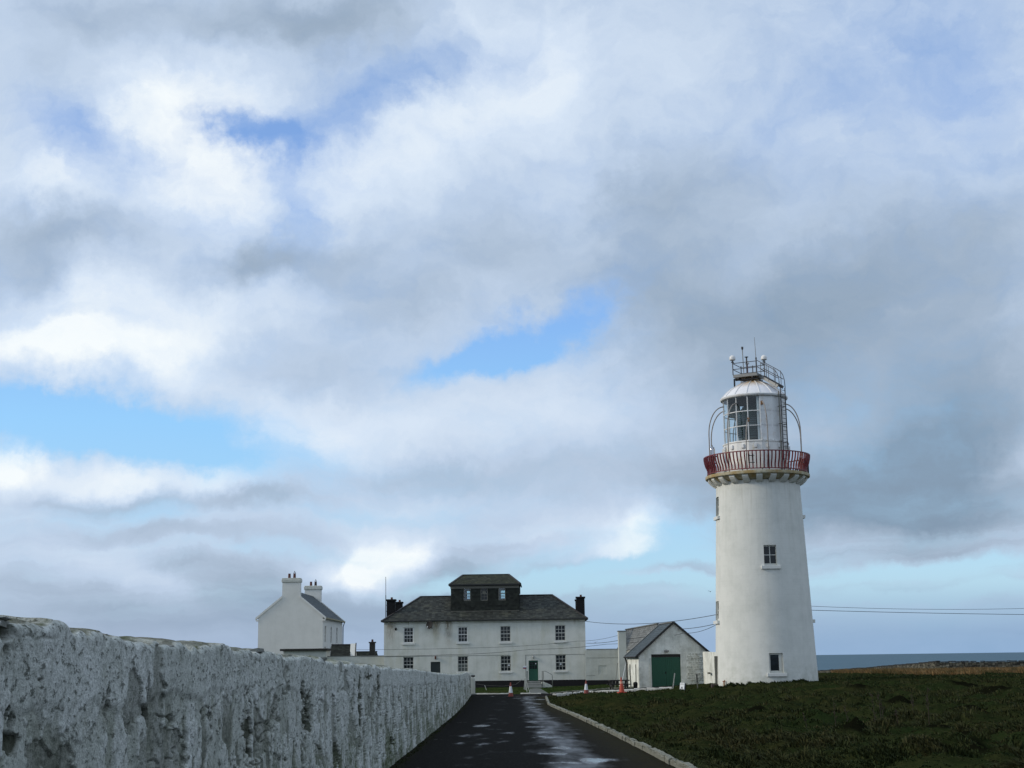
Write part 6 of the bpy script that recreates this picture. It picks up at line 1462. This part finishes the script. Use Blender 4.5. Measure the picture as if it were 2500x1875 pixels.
for i, (x, y, h, lb) in enumerate([(9.19, 41.8, 0.85, 'dry branching stalk leftmost in the rough field'), (10.0, 40.5, 1.12, 'tall dry stalk behind the dark molehill in mid field'), (11.25, 39.6, 1.0, 'tall dry stalk rightmost of the field stalks'), (9.75, 42.6, 0.7, 'short dry stalk between the two tall left stalks'),
        (10.45, 41.6, 0.85, 'dry bushy stalk just right of the tallest stalk'), (10.75, 42.5, 0.75, 'thin dry stalk farther back among the right stalks'), (9.45, 40.4, 0.5, 'low dry stalk in front of the leftmost tall stalk'), (10.3, 39.2, 0.45, 'low dry stalk nearest the dark molehill'), (11.9, 43.5, 0.6, 'small dry stalk alone at the far right of the group'), (8.6, 43.0, 0.5, 'small dry stalk alone at the far left of the group')]):
    weed(x, y, h, 40+i, lb)

# ------------------------------------------------------------------ traffic cones
def cone(x, y, label, kind, h, tilt=0.0):
    t = thing('traffic_cone', label, 'traffic cone', (x, y, float(zg(x, y))+0.03), 0.3, 'traffic cones by the kerbs'); t.rotation_euler = (0, tilt, 0.3)
    k = h; o = M['cone'] if kind else M['cone_red']
    g = G(); w = 0.20*k+0.06; g.box(-w, w, -w, w, -0.03, 0.05); g.build('base', o if kind else M['black'], t, bevel=0.015)
    def sec(z0, z1, nm, m, off=0.0):
        f = lambda z: 0.19*k*(1-z/k)+0.03*z/k+off
        g = G(); g.lathe([(f(z0*k), z0*k), (f(z1*k), z1*k)], 20, close=True); g.build(nm, m, t, smooth=True, auto=50)
    if kind == 0: sec(0.05, 0.30, 'lower_body', M['cone_red']); sec(0.30, 0.74, 'reflective_sleeve', M['sleeve'], 0.004); sec(0.74, 1.0, 'tip', M['cone_red'])
    else:
        sec(0.05, 0.58, 'lower_body', M['cone']); sec(0.58, 0.72, 'reflective_sleeve', simple('worn_sleeve', (0.60, 0.26, 0.18), 0.5, var=0.3), 0.004); sec(0.72, 1.0, 'tip', M['cone'])
cone(-0.38, 103.3, 'white sleeved traffic cone standing on the road before the lawn kerb', 0, 1.02)
cone(5.22, 107.6, 'white sleeved traffic cone at the bright kerb, left of the orange cone', 0, 1.0)
cone(7.80, 106.6, 'all orange traffic cone on the grass in front of the picnic table', 1, 1.12, -0.03)

# stakes, board
for x, y, h, lean, lb, m in ((11.55, 106.6, 1.10, 0.20, 'pale thin stake leaning right before the green garage doors', 'timber_pale'), (13.1, 104.2, 1.02, -0.03, 'upright thin stake in the grass left of the lighthouse', 'timber_grey')):
    z = float(ground_z(x, y)); t = thing('marker_stake', lb, 'stake', (x, y, z))
    g = G(); g.beam((0, 0, -0.1), (lean, 0.05, h), 0.07, 0.05, (0, 1, 0)); g.build('shaft', M[m], t)
    if m == 'timber_grey': g = G(); g.beam((lean*0.45, 0.02, h*.45), (lean*1.02, 0.05, h+0.01), 0.085, 0.06, (0, 1, 0)); g.build('dark_top', M['timber_dark'], t)
x, y = 11.75, 102.6; z = float(ground_z(x, y)); t = thing('sign_board', 'small leaning white board with a dark mark on the grass by the garage', 'sign', (x, y, z), R(-46)); t.rotation_euler = (-0.12, 0.05, R(-46))
g = G(); g.box(-0.20, 0.20, -0.03, 0.03, 0.04, 0.74); g.build('board', M['sign_white'], t, bevel=0.008)
g = G(); g.box(-0.215, 0.215, 0.031, 0.16, 0.0, 0.72); g.build('backing', M['timber_dark'], t)
g = G(); g.lathe([(0.05, -0.002), (0.10, -0.002), (0.10, 0.002), (0.05, 0.002), (0.05, -0.002)], 16, close=False); o = g.build('mark', M['black'], t, (0, -0.036, 0.32)); o.rotation_euler = (R(90), 0, 0); o.scale = (0.75, 1.5, 1)
g = G(); g.box(-0.15, 0.15, -0.034, -0.031, 0.62, 0.68); g.build('printed_line', M['metal_pale'], t)

# ------------------------------------------------------------------ overhead cables
def cable(label, pts, r_=0.022):
    P = []
    for i in range(len(pts)-1):
        a, b = Vector(pts[i][:3]), Vector(pts[i+1][:3]); sag = pts[i][3] if len(pts[i]) > 3 else 0.0
        for k in range(14): f = k/14; p = a.lerp(b, f); p.z -= sag*4*f*(1-f); P.append(p)
    P.append(Vector(pts[-1][:3])); tag(G().tube(P, r_, 5).build('overhead_cable', M['cable']), label, 'cable')
cable('uppermost overhead cable from the house eaves corner to the left side of the lighthouse', [(6.95, 140, 5.05, 0.45), (14.72, 104.2, 4.54)])
cable('taut overhead cable from the lighthouse sill over the garage to the yard buttress', [(14.7, 104.2, 3.90, 0.10), (13.3, 119, 3.80, 0.15), (9.9, 129, 3.18, 0.12), (6.9, 139.8, 2.95)])
cable('slack overhead cable crossing low over the garage and the house front', [(14.7, 104.0, 3.86, 0.20), (13.6, 116, 3.42, 0.2), (8.6, 136.0, 2.80, 0.12), (1.6, 138.9, 2.44, 0.10), (-6.5, 138.9, 2.02, 0.05), (-15.0, 139.6, 1.98)], 0.018)
cable('thin cable slanting up across the front of the house from left to the buttress', [(9.4, 128.6, 3.55, 0.15), (6.0, 138.6, 3.15, 0.1), (-3.0, 138.8, 2.65, 0.05), (-15.5, 139.6, 2.62)], 0.014)
cable('upper overhead cable running from the lighthouse out of the right side', [(21.3, 105, 5.10, 0.55), (58, 122, 5.9)], 0.014)
cable('lower overhead cable running from the lighthouse out of the right side', [(21.3, 105, 4.80, 0.15), (60, 122, 4.45)], 0.019)

# gulls far off
for x, y, z, a, lb in ((27.4, 200, 10.4, 0.5, 'tiny gull in the air just left of the lighthouse tower'), (11.1, 200, 3.6, -0.4, 'tiny gull low in the air right of the house chimney')):
    g = G(); g.v = [(0, 0.16, 0), (0, -0.2, 0), (0.06, 0, 0.05), (-0.06, 0, 0.05), (0.45, 0.05, 0.16), (-0.45, 0.05, 0.16), (0.2, 0.12, 0.09), (-0.2, 0.12, 0.09), (0.2, -0.06, 0.10), (-0.2, -0.06, 0.10), (0, 0, -0.06)]
    g.f = [(0, 2, 3), (1, 3, 2), (0, 10, 2), (0, 3, 10), (1, 2, 10), (1, 10, 3), (2, 6, 4, 8), (3, 9, 5, 7)]
    tag(g.build('gull', M['bird'], None, (x, y, z), a), lb, 'bird')
